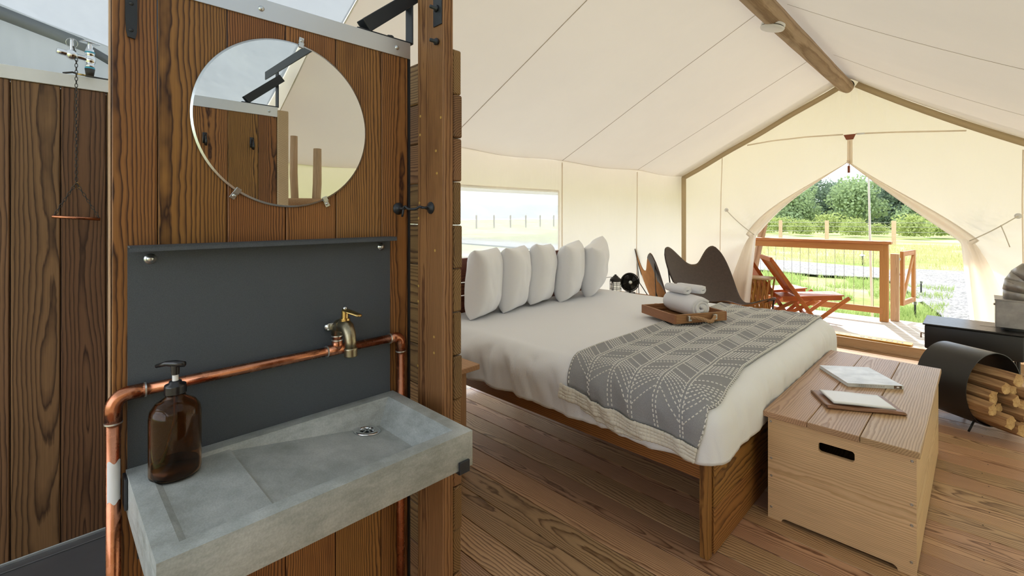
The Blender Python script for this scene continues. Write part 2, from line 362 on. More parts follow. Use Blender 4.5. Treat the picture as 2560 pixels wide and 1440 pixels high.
def prism(bm, poly, d, holes=(), mat=0):
    """flat polygon (3-D points, all in one plane) with holes, extruded by the vector d"""
    d = Vector(d); es = []
    for loop in (poly,) + tuple(holes):
        vs = [bm.verts.new(p) for p in loop]
        es += [bm.edges.new((vs[i], vs[(i + 1) % len(vs)])) for i in range(len(vs))]
    r = bmesh.ops.triangle_fill(bm, use_beauty=True, use_dissolve=False, edges=es)
    fs = [x for x in r['geom'] if isinstance(x, bmesh.types.BMFace)]
    for f in fs: f.material_index = mat
    r = bmesh.ops.extrude_face_region(bm, geom=fs)
    vs = [x for x in r['geom'] if isinstance(x, bmesh.types.BMVert)]
    for x in r['geom']:
        if isinstance(x, bmesh.types.BMFace): x.material_index = mat
    bmesh.ops.translate(bm, vec=d, verts=vs)
    bmesh.ops.recalc_face_normals(bm, faces=bm.faces)
def rrect(y0, y1, z0, z1, r, seg=5):
    out = []
    for cx, cz, a0 in ((y1 - r, z1 - r, 0), (y0 + r, z1 - r, 90), (y0 + r, z0 + r, 180), (y1 - r, z0 + r, 270)):
        for k in range(seg + 1):
            a = math.radians(a0 + 90 * k / seg); out.append((cx + r * math.cos(a), cz + r * math.sin(a)))
    return out
_pm = {}
def plank(parent, name, c, al, aw, L, W, T, mat, bev=0.0015):
    """board with its grain along local X (length L), width W, thickness T; alike boards share a mesh"""
    key = (round(L, 3), round(W, 3), round(T, 3), mat, name, bev)
    if key not in _pm:
        bm = B(); obox(bm, (0, 0, 0), (L, W, T), None, min(bev, T * 0.3, W * 0.3))
        me = bpy.data.meshes.new(name); bm.to_mesh(me); bm.free(); me.materials.append(M[mat]); _pm[key] = me
    o = bpy.data.objects.new(name, _pm[key]); COL.objects.link(o)
    al, aw = Vector(al).normalized(), Vector(aw).normalized(); at_ = al.cross(aw).normalized(); aw = at_.cross(al)
    m = Matrix((al, aw, at_)).transposed().to_4x4(); m.translation = Vector(c); o.matrix_basis = m
    return setp(o, parent)
def bar(parent, name, p0, p1, W, T, mat, up=(0, 0, 1), bev=0.002):
    """straight square bar from p0 to p1, its width turned towards `up`"""
    p0, p1 = Vector(p0), Vector(p1); d = p1 - p0
    aw = Vector(up) - d.normalized() * Vector(up).dot(d.normalized())
    return plank(parent, name, (p0 + p1) / 2, d, aw, d.length, W, T, mat, bev)
X_, Y_, Z_ = V(1, 0, 0), V(0, 1, 0), V(0, 0, 1)
def fn(x, y, z=0.0, s=1.0): return mnoise.noise(V(x * s, y * s, z * s))
def text(name, s, size, mat, M4, parent, extrude=0.0008, align='CENTER', bold=0.0):
    cu = bpy.data.curves.new(name, 'FONT'); cu.body = s; cu.size = size; cu.extrude = extrude; cu.align_x = align; cu.align_y = 'CENTER'; cu.offset = bold
    t = bpy.data.objects.new(name, cu); me = bpy.data.meshes.new_from_object(t); bpy.data.objects.remove(t)
    me.name = name; me.materials.clear(); me.materials.append(M[mat])
    o = bpy.data.objects.new(name, me); COL.objects.link(o); o.matrix_basis = M4
    return setp(o, parent)

# ------------------------------------------------------------------ the tent: floor, walls, roof
XL, XR, XC, YF, YB = -2.87, 0.87, -1.0, 6.15, -1.7
def roof_z(x):
    if x <= XC: return 1.93 + (x - XL) * 0.508
    t = (x + 0.94)
    return 2.845 - 0.70 * max(t, -0.06) + 0.062 * t * t if x > -0.94 else 2.88 - (x - XC) * 0.6
fl = bpy.data.objects.new('floor', None); COL.objects.link(fl); tag(fl, 'fir plank floor of the tent with dark grain', kind='structure')
k = 0
for i in range(52):                                            # boards run across the tent
    y = -1.62 + 0.15 * i + 0.075
    if y > 6.02: break
    plank(fl, 'plank', ((XL + XR) / 2 + 0.0, y + 0.003, -0.02), X_, Y_, XR - XL + 0.1, 0.1465, 0.04, 'floor_wood', 0.002)
bm = B(); box(bm, (XL - 0.1, YB, -0.10), (XR + 0.1, 6.03, -0.045)); put(bm, 'gap_dark_sheet', 'rubber', fl)  # dark sheet added below so the gaps between boards look shaded
bm = B()
for i in range(30):
    y = 1.7 + 0.15 * i + 0.078
    if y > 6.0: break
    for dy in (0.02,):
        cyl(bm, (0.02 + 0.012 * math.sin(i * 3), y + dy, -0.003), (0.02 + 0.012 * math.sin(i * 3), y + dy, 0.0006), 0.003, 8)
tag(put(bm, 'nail_heads', 'dark_print', fl), kind='stuff')

# left canvas wall with its clear film window
WY0, WY1, WZ0, WZ1 = 1.75, 3.50, 1.06, 1.63
def wall_left_pt(y, z):
    b = 0.03 * math.sin((y - 3.55) * PI / 1.41) ** 2 * math.sin(PI * min(1, max(0, z / 1.9))) 
    f = 0.010 * fn(y * 1.6, z * 0.8, 3) + 0.006 * fn(y * 6, z * 0.5, 9)
    return V(XL - b - f, y, z)
def wall_top(y): return 1.925 - 0.03 * math.sin((y - 3.55) * PI / 1.41) ** 2
bm = B()
ys = [YB + (1.75 - YB) * i / 12 for i in range(12)] + [WY0 + (WY1 - WY0) * i / 16 for i in range(16)] + [WY1 + (YF - WY1) * i / 30 for i in range(31)]
zs = [0.03 + (WZ0 - 0.03) * i / 8 for i in range(8)] + [WZ0 + (WZ1 - WZ0) * i / 8 for i in range(8)] + [WZ1 + (1.0) * i / 6 for i in range(7)]
def zz_(y, z): return z if z <= WZ1 + 1e-6 else WZ1 + (z - WZ1) * (wall_top(y) + 0.03 - WZ1)
vs = [[bm.verts.new(wall_left_pt(y, zz_(y, z))) for z in zs] for y in ys]
for i in range(len(ys) - 1):
    for j in range(len(zs) - 1):
        if WY0 - 1e-4 <= ys[i] < WY1 - 1e-4 and WZ0 - 1e-4 <= zs[j] < WZ1 - 1e-4: continue
        bm.faces.new((vs[i][j], vs[i][j + 1], vs[i + 1][j + 1], vs[i + 1][j]))
wl = put(bm, 'wall_left', 'canvas_wall', None, 180); tag(wl, 'cream canvas side wall behind the bed', kind='structure')
def strip_on(bm, pts, nrm, wd, th=0.002):
    """flat tape through points, wd wide, lying on a surface with normal nrm"""
    pts = [Vector(p) for p in pts]; nrm = Vector(nrm).normalized(); L = []; 
    for i, p in enumerate(pts):
        a, b = pts[max(0, i - 1)], pts[min(len(pts) - 1, i + 1)]
        s = (b - a).normalized().cross(nrm).normalized() * wd / 2
        L.append([bm.verts.new(q) for q in (p - s, p + s, p + s + nrm * th, p - s + nrm * th)])
    for A, C in zip(L, L[1:]):
        for k in range(4): bm.faces.new((A[k], A[(k + 1) % 4], C[(k + 1) % 4], C[k]))
    bm.faces.new(L[0]); bm.faces.new(L[-1][::-1])
for y in (0.73, 2.14, 3.55, 4.95):
    bm = B(); strip_on(bm, [wall_left_pt(y, (1.65 if y == 2.14 else 0.05) + (0.25 if y == 2.14 else 1.86) * i / 20) + V(0.004, 0, 0) for i in range(21)], (1, 0, 0), 0.014); put(bm, 'seam', 'canvas_flap', wl)
wi = bpy.data.objects.new('window_1', None); COL.objects.link(wi); wi.location = (XL, (WY0 + WY1) / 2, WZ0); tag(wi, 'clear film window sewn into the side wall above the headboard', kind='structure')
bm = B(); grid(bm, lambda u, v: wall_left_pt(WY0 - 0.01 + (WY1 - WY0 + 0.02) * u, WZ0 - 0.01 + (WZ1 - WZ0 + 0.02) * v) + V(-0.004 - 0.012 * fn(u * 4, v * 3, 5), 0, 0), 24, 12); put(bm, 'pane', 'film', wi, 180)
bm = B()
for (a, b) in (((WY0, WZ1), (WY1, WZ1)), ((WY1, WZ1), (WY1, WZ0)), ((WY1, WZ0), (WY0, WZ0)), ((WY0, WZ0), (WY0, WZ1))):
    q_ = [wall_left_pt(a[0] + (b[0] - a[0]) * i / 16, a[1] + (b[1] - a[1]) * i / 16) + V(0.005, 0, 0) for i in range(17)]; s_ = (q_[-1] - q_[0]).normalized().cross(X_) * 0.012; grid(bm, lambda u, v: q_[round(u * 16)] + s_ * (2 * v - 1), 16, 1)
put(bm, 'window_frame', 'canvas_flap', wi)
# other walls (right wall, back end)
bm = B(); grid(bm, lambda u, v: V(XR + 0.03 * fn(u * 7, v * 2), YB + (YF - YB) * u, 0.03 + (roof_z(XR) - 0.02) * v), 40, 8)
tag(put(bm, 'wall_right', 'canvas_wall', None, 180), 'cream canvas side wall on the stove side', kind='structure')
bm = B()
bo = [V(XL, YB, 0.02), V(XR, YB, 0.02), V(XR, YB, roof_z(XR)), V(XC, YB, roof_z(XC)), V(XL, YB, roof_z(XL))]
bw = [V(-2.3, YB, 0.8), V(0.3, YB, 0.8), V(0.3, YB, 2.0), V(-1.0, YB, 2.35), V(-2.3, YB, 2.0)]  # opening added behind the camera to let cool skylight into the wash room
prism(bm, bo, (0, -0.004, 0), (bw,))
tag(put(bm, 'wall_back', 'canvas_wall', None, None), 'cream canvas back wall with an added wide opening that lets in daylight', kind='structure')

# roof: two slopes, cream over the room, grey lining over the wash room
def roof_pt(x, y):
    s = 0.022 * math.sin((y - 3.55) * PI / 1.41) ** 2 * (0.35 + 0.65 * abs(x - XC) / 1.87)
    return V(x, y, roof_z(x) - s + 0.006 * fn(x * 1.5, y * 1.5, 2))
YS = 1.0
ce = bpy.data.objects.new('ceiling', None); COL.objects.link(ce); ce.location = (XC, 2.2, 2.88); tag(ce, 'peaked canvas roof of the tent', kind='structure')
for nm, x0, x1, y0, y1, mt in (('roof_slope', XL, XC, YS, YF, 'canvas_roof'), ('roof_slope', XC, XR, YS, YF, 'canvas_roof'), ):
    bm = B(); grid(bm, lambda u, v: roof_pt(x0 + (x1 - x0) * u, y0 + (y1 - y0) * v), 14, 40); put(bm, nm, mt, ce, 180)
def lining_end(s):
    xe = XL + 0.02 if s < 0 else XR - 0.02
    def f(u, v):
        x = xe + (XC - xe) * u; za = eave_z(YS) + (2.9 - eave_z(YS)) * u - 0.02 * math.sin(PI * u) + 0.012; zb = roof_z(x) - 0.012
        return V(x, YS + 0.004, zb + (za - zb) * v)
    return f
def eave_z(y): return min(2.36, 2.237 - 0.27 * y)
for s in (-1, 1):                                               # grey lining over the wash rooms, with its raised eaves
    xe = XL + 0.02 if s < 0 else XR - 0.02
    bm = B(); grid(bm, lambda u, v: V(xe + (XC - xe) * u, YB + (YS - YB) * v, (lambda z0: z0 + (2.9 - z0) * u - 0.02 * math.sin(PI * u) + 0.010 * fn(u * 5, v * 7, s))(eave_z(YB + (YS - YB) * v))), 24, 40); put(bm, 'grey_lining', 'tarp', ce, 180)
    bm = B(); grid(bm, lining_end(s), 20, 2); put(bm, 'lining_end', 'canvas_roof', ce, 180)
    bm = B(); grid(bm, lambda u, v: V(xe - s * 0.012 * fn(u * 9, v * 5, s), YB + (YS - YB) * u, 0.1 + (eave_z(YB + (YS - YB) * u) - 0.1) * v), 40, 16); put(bm, 'lining_drop', 'tarp' if s < 0 else 'canvas_wall', ce, 180)
    bm = B(); strip_on(bm, [V(xe - s * 0.018, y, eave_z(y) - 0.045) for y in [YB + (0.135 - YB) * i / 10 for i in range(11)]], (-s, 0, 0.2), 0.055, 0.006); put(bm, 'lining_band', 'tarp', ce)
    bm = B(); strip_on(bm, [V(xe - s * 0.018, y, eave_z(0.135) - 0.05 - (y - 0.135) * 0.55) for y in (0.15, 0.3, 0.5, 0.7)], (-s, 0, 0.2), 0.035, 0.006); put(bm, 'lining_band', 'tarp', ce)
for y in (2.14, 3.55, 4.96):
    for x0, x1 in ((XL + 0.01, XC - 0.06), (XC + 0.08, XR)):
        bm = B(); n = (V(-0.45, 0, -0.9) if x0 > XC else V(0.45, 0, -0.9))
        strip_on(bm, [roof_pt(x0 + (x1 - x0) * i / 14, y) + V(0, 0, -0.003) for i in range(15)], n, 0.006, 0.0012); put(bm, 'seam', 'seam', ce)
def lin(p, q, n): return [Vector(p).lerp(Vector(q), i / n) for i in range(n + 1)]
bm = B(); strip_on(bm, [roof_pt(-1.95 + 0.9 * t, 1.03) + V(0, 0, -0.012) for t in (0, .25, .5, .75, 1)], (0.45, 0, -0.9), 0.012, 0.004); put(bm, 'seam', 'canvas_flap', ce)

# front canvas wall: two halves round the pulled-back door opening
def inner_x(z, s):
    """opening edge as an offset from the centre line; s = -1 left, +1 right"""
    if z >= 1.975: return 0.0
    if z >= 1.147:
        t = (1.975 - z) / (1.975 - 1.147); o = 0.93 * (t + 0.10 * math.sin(PI * t) * (1 if s < 0 else -0.2))
    else: o = 0.93 + 0.10 * (1.147 - z) / 1.147
    return o * (1.0 if s < 0 else 0.955)
def outer_x(z, s):
    lo, hi = (XL, XC) if s < 0 else (XC, XR)
    a, b = lo, hi
    if s < 0:
        if z <= roof_z(XL): return XL
    elif z <= roof_z(XR): return XR
    for _ in range(30):
        m_ = (a + b) / 2
        up = roof_z(m_) > z
        if s < 0: b, a = (m_, a) if up else (b, m_)
        else: a, b = (m_, b) if up else (a, m_)
    return (a + b) / 2
wf = bpy.data.objects.new('wall_front', None); COL.objects.link(wf); wf.location = (XC, YF, 0.09); tag(wf, 'cream canvas front wall with a tied-back door opening', kind='structure')
for s in (-1, 1):
    def fp(u, v):
        z = 2.865 - v * (2.865 - 0.09)
        xi = XC + s * inner_x(z, s); xo = outer_x(z, s)
        if s > 0: xo = max(xo, xi)
        else: xo = min(xo, xi)
        x = xi + (xo - xi) * u
        tx, tz = XC + s * 0.93, 1.15
        d = math.hypot(x - tx, z - tz); a = math.atan2(z - tz, x - tx)
        f = 0.02 * math.sin(a * 9) * max(0, 1 - d / 1.1) + 0.012 * fn(x * 2.5, z * 2.5, 4) + 0.010 * math.sin((x - XC) * 38 / (0.35 + abs(2.9 - z))) * max(0, (z - 2.2) / 0.7)
        return V(x, YF + f, z)
    bm = B(); grid(bm, fp, 26, 60); put(bm, 'door_side_panel', 'canvas_front', wf, 180)
    # rolled edge of the pulled-back flap: gathers at the tie, then falls to the deck
    def flap(u, v):
        z = 1.985 - v * (1.985 - 0.09)
        xi = XC + s * inner_x(z, s)
        if z > 1.147:
            t = (1.985 - z) / (1.985 - 1.147); wd = 0.02 + 0.13 * math.sin(PI * min(1, t * 0.85)) * t + 0.06 * t; nf = 2.0
        else:
            t = (1.147 - z) / 1.147; wd = 0.08 + 0.30 * t ** 0.7; nf = 3.0
        x = xi + s * (wd * u - 0.015)
        dep = -0.035 - 0.03 * math.sin(u * PI * nf + v * 2) - 0.02 * (1 - u)
        return V(x, YF + dep * (1 if u < 0.98 else 0.4) + 0.01 * fn(x * 6, z * 3, 8), z)
    bm = B(); grid(bm, flap, 16, 60); put(bm, 'door_flap', 'canvas_flap', wf, 180)
for s, bx, bz in ((-1, -2.276, 1.466), (1, 0.24, 1.393)):                      # tie-back buttons and cords
    bm = B(); lathe(bm, [(0, 0), (0.022, 0), (0.025, 0.004), (0.02, 0.009), (0.006, 0.010), (0, 0.010)], (bx, YF - 0.02, bz), 18, frame((0, -1, 0))); put(bm, 'tie_button', 'white_plastic', wf)
    bm = B(); p0, p1 = V(bx, YF - 0.04, bz), V(XC + s * 0.93, YF - 0.07, 1.16)
    tube(bm, [p0.lerp(p1, t) + V(0, -0.02, -0.01) * math.sin(PI * t) for t in [i / 8 for i in range(9)]], 0.005, 8)
    if s > 0: tube(bm, [p0.lerp(p1, 0.35) + V(0, -0.03, 0), p0.lerp(p1, 0.33) + V(0.02, -0.04, -0.09), p0.lerp(p1, 0.33) + V(0.05, -0.03, -0.2)], 0.004, 8)
    put(bm, 'tie_cord', 'cord', wf)
def fz(pts, dy=-0.03): return [V(x, YF + dy, z) for x, z in pts]
# leather patch, zip, pull tab, seams
bm = B(); prism(bm, fz([(-1.045, 2.268), (-0.935, 2.268), (-0.958, 2.212), (-1.02, 2.212)]), (0, -0.004, 0)); put(bm, 'leather_patch', 'patch_leather', wf, None)
bm = B(); box(bm, (-0.925, YF - 0.032, 2.255), (-0.86, YF - 0.03, 2.272)); put(bm, 'care_tag', 'white_plastic', wf)
bm = B(); box(bm, (-1.012, YF - 0.032, 1.955), (-0.965, YF - 0.028, 2.212), 0.001); box(bm, (-0.991, YF - 0.036, 1.955), (-0.986, YF - 0.031, 2.20)); put(bm, 'zip_tape', 'canvas_flap', wf)
bm = B(); tube(bm, [V(-0.99, YF - 0.04, 1.96), V(-0.995, YF - 0.04, 1.925)], 0.004, 8); box(bm, (-1.008, YF - 0.046, 1.855), (-0.985, YF - 0.034, 1.93), 0.003); put(bm, 'pull_tab', 'patch_leather', wf)
for pts, wd in (([(-2.03, 2.262), (-1.75, 2.285), (-1.4, 2.29), (-1.05, 2.275)], 0.015), ([(-0.94, 2.27), (-0.6, 2.245), (-0.3, 2.215), (-0.09, 2.195)], 0.015), ([(-2.33, 2.13), (-2.345, 1.7), (-2.355, 1.2), (-2.36, 0.6), (-2.36, 0.1)], 0.010), ([(0.27, 1.98), (0.265, 1.5), (0.27, 1.0), (0.28, 0.2)], 0.010)):
    bm = B(); strip_on(bm, fz(pts, -0.018), (0, -1, 0), wd); put(bm, 'seam', 'canvas_flap', wf)
# tan webbing along the gable and the corner
bm = B()
n1 = V(0.0, -1, 0)
strip_on(bm, [V(x, YF - 0.03, roof_z(x) - 0.045 - 0.004 * math.sin(x * 9)) for x in [XL + 0.02 + (XC - 0.09 - XL) * i / 16 for i in range(17)]], n1, 0.058, 0.003)
tag(put(bm, 'trim_1', 'webbing'), 'tan webbing strip along the left gable slope', kind='structure')
bm = B(); strip_on(bm, [V(x, YF - 0.03, roof_z(x) - 0.045) for x in [XC + 0.07 + (XR - XC - 0.07) * i / 20 for i in range(21)]], n1, 0.062, 0.003)
tag(put(bm, 'trim_2', 'webbing'), 'tan webbing strip along the right gable slope', kind='structure')
bm = B(); strip_on(bm, [V(XL + 0.045, YF - 0.05, z) for z in [0.05 + 1.86 * i / 10 for i in range(11)]], V(0.72, -0.7, 0), 0.062, 0.003)
tag(put(bm, 'trim_3', 'webbing'), 'tan webbing strip up the front corner', kind='structure')

# ridge pole
rp = thing('ridge_pole', 'rough log ridge pole under the peak of the tent roof', 'pole', (-1.01, 2.2, 2.74))
bm = B()
def pole_pt(u, v):
    a = 2 * PI * u; y = YB + 0.05 + (6.13 - YB - 0.05) * v
    r = 0.068 + 0.004 * fn(math.cos(a) * 2, y * 1.2, math.sin(a) * 2) + 0.002 * fn(math.cos(a) * 6, y * 5, math.sin(a) * 6)
    if v > 0.99: r *= 0.9
    return V(-1.01 + r * math.cos(a) + 0.006 * math.sin(y * 0.9), y, 2.78 + r * math.sin(a))
vs = grid(bm, pole_pt, 28, 90, 0, True)
bm.faces.new([r[-1] for r in vs]); bm.faces.new([r[0] for r in vs][::-1])
o = put(bm, 'log', 'log', rp)
o.data.transform(Matrix.Rotation(-PI / 2, 4, 'Z')); o.matrix_basis = Matrix.Rotation(PI / 2, 4, 'Z')   # grain along local X
bm = B(); cyl(bm, (-1.01, 6.13, 2.80), (-1.01, 6.14, 2.80), 0.06, 24); put(bm, 'end_cap', 'rubber', rp)
# smoke detector on the pole
sd = thing('smoke_detector', 'round white smoke detector fixed under the log ridge pole', 'smoke detector', (-1.02, 3.60, 2.73))
R = frame((-0.25, -0.05, -1))
bm = B(); lathe(bm, [(0, 0), (0.076, 0), (0.078, 0.012), (0.07, 0.016)], (-1.02, 3.60, 2.735), 40, R); put(bm, 'base', 'white_plastic', sd)
bm = B(); lathe(bm, [(0.068, 0.016), (0.068, 0.022)], (-1.02, 3.60, 2.735), 40, R); put(bm, 'vent_ring', 'dark_print', sd)
bm = B(); lathe(bm, [(0.074, 0.022), (0.078, 0.026), (0.074, 0.036), (0.05, 0.042), (0, 0.043)], (-1.02, 3.60, 2.735), 40, R); put(bm, 'cover', 'white_plastic', sd)

# ------------------------------------------------------------------ wash room
# plank partition behind the bed side, with the upright board at its end
pw = bpy.data.objects.new('wall_partition', None); COL.objects.link(pw); pw.location = (-2.0, 0.92, 0); tag(pw, 'partition of stacked horizontal planks beside the sink door', kind='structure')
z = 0.0
for i in range(14):
    hgt = 0.134 if i < 13 else 0.14
    e = -1.157 - 0.004 + 0.003 * math.sin(i * 2.3)
    plank(pw, 'plank', ((XL + 0.04 + e) / 2, 0.92, z + hgt / 2 + 0.002), X_, Z_, e - XL - 0.04, hgt, 0.034, 'plank_end', 0.004); z += hgt + 0.0028
up = thing('upright_board', 'tall upright timber board at the end of the plank partition', 'board', (-1.228, 0.88, 0))
plank(up, 'board', (-1.228, 0.881, 1.065), Z_, X_, 2.13, 0.142, 0.04, 'post_wood', 0.005)
bm = B()
for x, z in ((-1.28, 1.72), (-1.282, 1.66), (-1.17, 1.70), (-1.285, 1.44), (-1.29, 1.39), (-1.195, 1.60), (-1.19, 1.53), (-1.29, 1.17), (-1.292, 1.12), (-1.2, 1.29), (-1.205, 1.02), (-1.205, 0.97), (-1.295, 0.91)):
    cyl(bm, (x, 0.8615, z), (x, 0.8605, z), 0.0042, 10)
tag(put(bm, 'plug', 'glue', up), kind='stuff')
for z in (2.037, 1.935):
    bm = B(); c = V(-1.185, 0.861, z)
    if z > 2: box(bm, (-1.205, 0.857, 1.985), (-1.162, 0.861, 2.2), 0.001)
    lathe(bm, [(0, 0), (0.011, 0), (0.011, 0.007), (0.0055, 0.008), (0.0055, 0.026), (0, 0.027)], c + V(0, -0.003, 0), 6, frame((0, -1, 0))); put(bm, 'bolt_plate' if z > 2 else 'bolt', 'black_steel', up)

# the panel that carries mirror and sink
DX = -1.31
dp = thing('sink_door', 'dark stained plank door panel that carries the mirror and the sink', 'door panel', (DX - 0.02, 0.466, 0.06))
ybs = [0.101, 0.181, 0.319, 0.456, 0.594, 0.738, 0.834]
for a, b in zip(ybs, ybs[1:]):
    plank(dp, 'plank', (DX - 0.011, (a + b) / 2, 1.005), Z_, Y_, 1.89, b - a - 0.0025, 0.022, 'door_wood', 0.002)
plank(dp, 'edge_strip', (DX - 0.012, 0.0995, 1.005), Z_, Y_, 1.89, 0.003, 0.019, 'pine', 0.0005)
bm = B(); box(bm, (DX - 0.026, 0.8345, 0.06), (DX + 0.002, 0.841, 1.945)); put(bm, 'gap_shade_strip', 'black_steel', dp)  # black strip put in for the shaded gap beside the door
st = bm = B(); box(bm, (DX, 0.093, 1.905), (DX + 0.004, 0.8405, 1.957), 0.0008); box(bm, (DX - 0.030, 0.093, 1.953), (DX + 0.003, 0.8405, 1.957), 0.0008)
st = put(bm, 'top_channel', 'alu', dp); tag(st, 'brushed aluminium channel')
def screw(parent, c, n, r=0.007, mat='zinc', name='screw'):
    bm = B(); lathe(bm, [(r, 0), (r, 0.001), (r * 0.8, r * 0.45), (r * 0.35, r * 0.65), (0, r * 0.68)], c, 16, frame(n))
    F = frame(n).to_3x3()
    o = put(bm, name, mat, parent); return o
for y in (0.10 + 0.03, 0.395, 0.791): screw(st, (DX + 0.004, y, 1.931), X_, 0.0075)
# strap hinge plate at the top corner
sp_ = bm = B()
poly = [(0.124, 1.91), (0.124, 1.83), (0.1255, 1.80), (0.128, 1.787), (0.141, 1.785), (0.144, 1.80), (0.1448, 1.83), (0.1445, 1.91), (0.140, 1.93), (0.129, 1.93)]
prism(bm, [V(DX + 0.001, y, z) for y, z in poly], (0.005, 0, 0)); sp_ = put(bm, 'strap_plate', 'black_steel', dp, 20)
for z in (1.86, 1.802): screw(sp_, (DX + 0.006, 0.134, z), X_, 0.0042, 'black_steel')
# black steel bracket above the panel and the cross bar to the other side
br = thing('steel_bracket', 'black steel triangle bracket bolted on top of the sink door', 'bracket', (DX - 0.02, 0.76, 1.957))
for nm, p0, p1 in (('base_bar', (DX - 0.02, 0.66, 1.960), (DX - 0.02, 0.853, 1.960)), ):
    bar(br, nm, p0, p1, 0.04, 0.006, 'black_steel', X_)
bar(br, 'upright_bar', (DX - 0.02, 0.852, 1.957), (DX - 0.02, 0.852, 2.19), 0.04, 0.006, 'black_steel', X_)
for xq in (DX - 0.002, DX - 0.038): bar(br, 'brace_bar', (xq, 0.69, 1.975), (xq, 0.875, 2.13), 0.042, 0.006, 'black_steel', Z_)
bm = B(); lathe(bm, [(0.012, 0), (0.012, 0.008), (0.006, 0.009), (0, 0.01)], (DX - 0.02, 0.78, 1.963), 6); put(bm, 'bolt', 'black_steel', br)
tb = thing('tie_bar', 'long black flat steel bar crossing overhead between the two plank doors', 'bar', (-0.6, 0.87, 2.19))
bar(tb, 'flat_bar', (DX - 0.02, 0.866, 2.17), (0.19, 0.866, 2.17), 0.045, 0.006, 'black_steel', Z_)
bm = B(); cyl(bm, (DX - 0.02, 0.852, 2.17), (DX - 0.02, 0.88, 2.17), 0.008, 8); put(bm, 'bolt', 'black_steel', tb)
# latch hook
lh = thing('hook_latch', 'black iron hook and eye latch joining the door to the upright board', 'latch', (-1.26, 0.82, 1.42))
for c, n in ((V(DX + 0.001, 0.797, 1.421), X_), (V(-1.222, 0.8605, 1.423), -Y_)):
    bm = B(); lathe(bm, [(0, 0), (0.019, 0), (0.019, 0.002), (0.012, 0.006), (0.006, 0.012), (0.0045, 0.02), (0, 0.02)], c, 24, frame(n))
    e = c + n * 0.024; q = frame(n).to_3x3()
    tube(bm, [e + q @ V(0.009 * math.cos(t), 0, 0.009 * math.sin(t)) for t in [2 * PI * k / 14 for k in range(14)]], 0.0035, 8, True); put(bm, 'rosette', 'black_steel', lh, 50)
a, b = V(DX + 0.026, 0.797, 1.421), V(-1.222, 0.836, 1.423)
bm = B(); d = (b - a)
tube(bm, [a + V(0.004, -0.004, -0.026), a + V(0.006, -0.002, -0.014), a + V(0.006, 0, 0.004), a + d * 0.12 + Z_ * 0.007, a + d * 0.28 + Z_ * -0.003, a + d * 0.6 + Z_ * -0.003, a + d * 0.8 + Z_ * 0.004, b], [0.003, 0.0038, 0.004, 0.004, 0.0042, 0.0042, 0.004, 0.004], 10); put(bm, 'hook', 'black_steel', lh, 60)

# round mirror
mc = V(DX + 0.0015, 0.463, 1.643); mr = 0.222
mi = thing('mirror', 'round frameless mirror clipped to the dark plank door', 'mirror', (DX, 0.463, 1.42))
bm = B(); lathe(bm, [(0, 0.006), (mr - 0.005, 0.006)], mc, 96, frame(X_)); put(bm, 'mirror_glass', 'mirror', mi, None)
bm = B(); lathe(bm, [(mr - 0.005, 0.006), (mr - 0.001, 0.0035)], mc, 96, frame(X_)); put(bm, 'bevelled_rim', 'zinc', mi, None)
bm = B(); lathe(bm, [(mr - 0.001, 0.0035), (mr, 0.003), (mr, 0), (0, 0)], mc, 96, frame(X_)); put(bm, 'glass_edge', 'zinc', mi, 30)
for ang in (82, 236, 296):
    a = math.radians(ang); dirv = V(0, math.cos(a), math.sin(a)); p = mc + dirv * (mr + 0.001)
    q = Matrix((dirv, X_.cross(dirv), X_)).transposed()
    bm = B(); obox(bm, p + dirv * 0.009 + X_ * 0.0025, (0.022, 0.013, 0.002), q, 0.0008); obox(bm, p + dirv * -0.003 + X_ * 0.008, (0.014, 0.013, 0.002), q, 0.0008); obox(bm, p + dirv * 0.003 + X_ * 0.005, (0.002, 0.013, 0.007), q)
    cl = put(bm, 'mirror_clip', 'zinc', mi); screw(cl, p + dirv * 0.011 + X_ * 0.0035, X_, 0.0042)

# dark metal splash sheet
bs = thing('splash_sheet', 'dark slate grey metal splash sheet behind the copper tap', 'splash sheet', (DX + 0.002, 0.447, 0.76))
bm = B(); box(bm, (DX + 0.001, 0.128, 0.76), (DX + 0.004, 0.766, 1.332)); put(bm, 'sheet', 'slate', bs)
bm = B(); box(bm, (DX + 0.001, 0.128, 1.330), (DX + 0.045, 0.766, 1.334)); box(bm, (DX + 0.042, 0.128, 1.322), (DX + 0.045, 0.766, 1.334)); put(bm, 'folded_lip', 'slate', bs)
for y, z in ((0.167, 1.303), (0.735, 1.303)):
    bm = B(); lathe(bm, [(0.0115, 0), (0.0115, 0.0015), (0.008, 0.002), (0.0075, 0.005), (0.004, 0.008), (0, 0.0085)], (DX + 0.004, y, z), 20, frame(X_)); put(bm, 'bolt', 'zinc', bs)

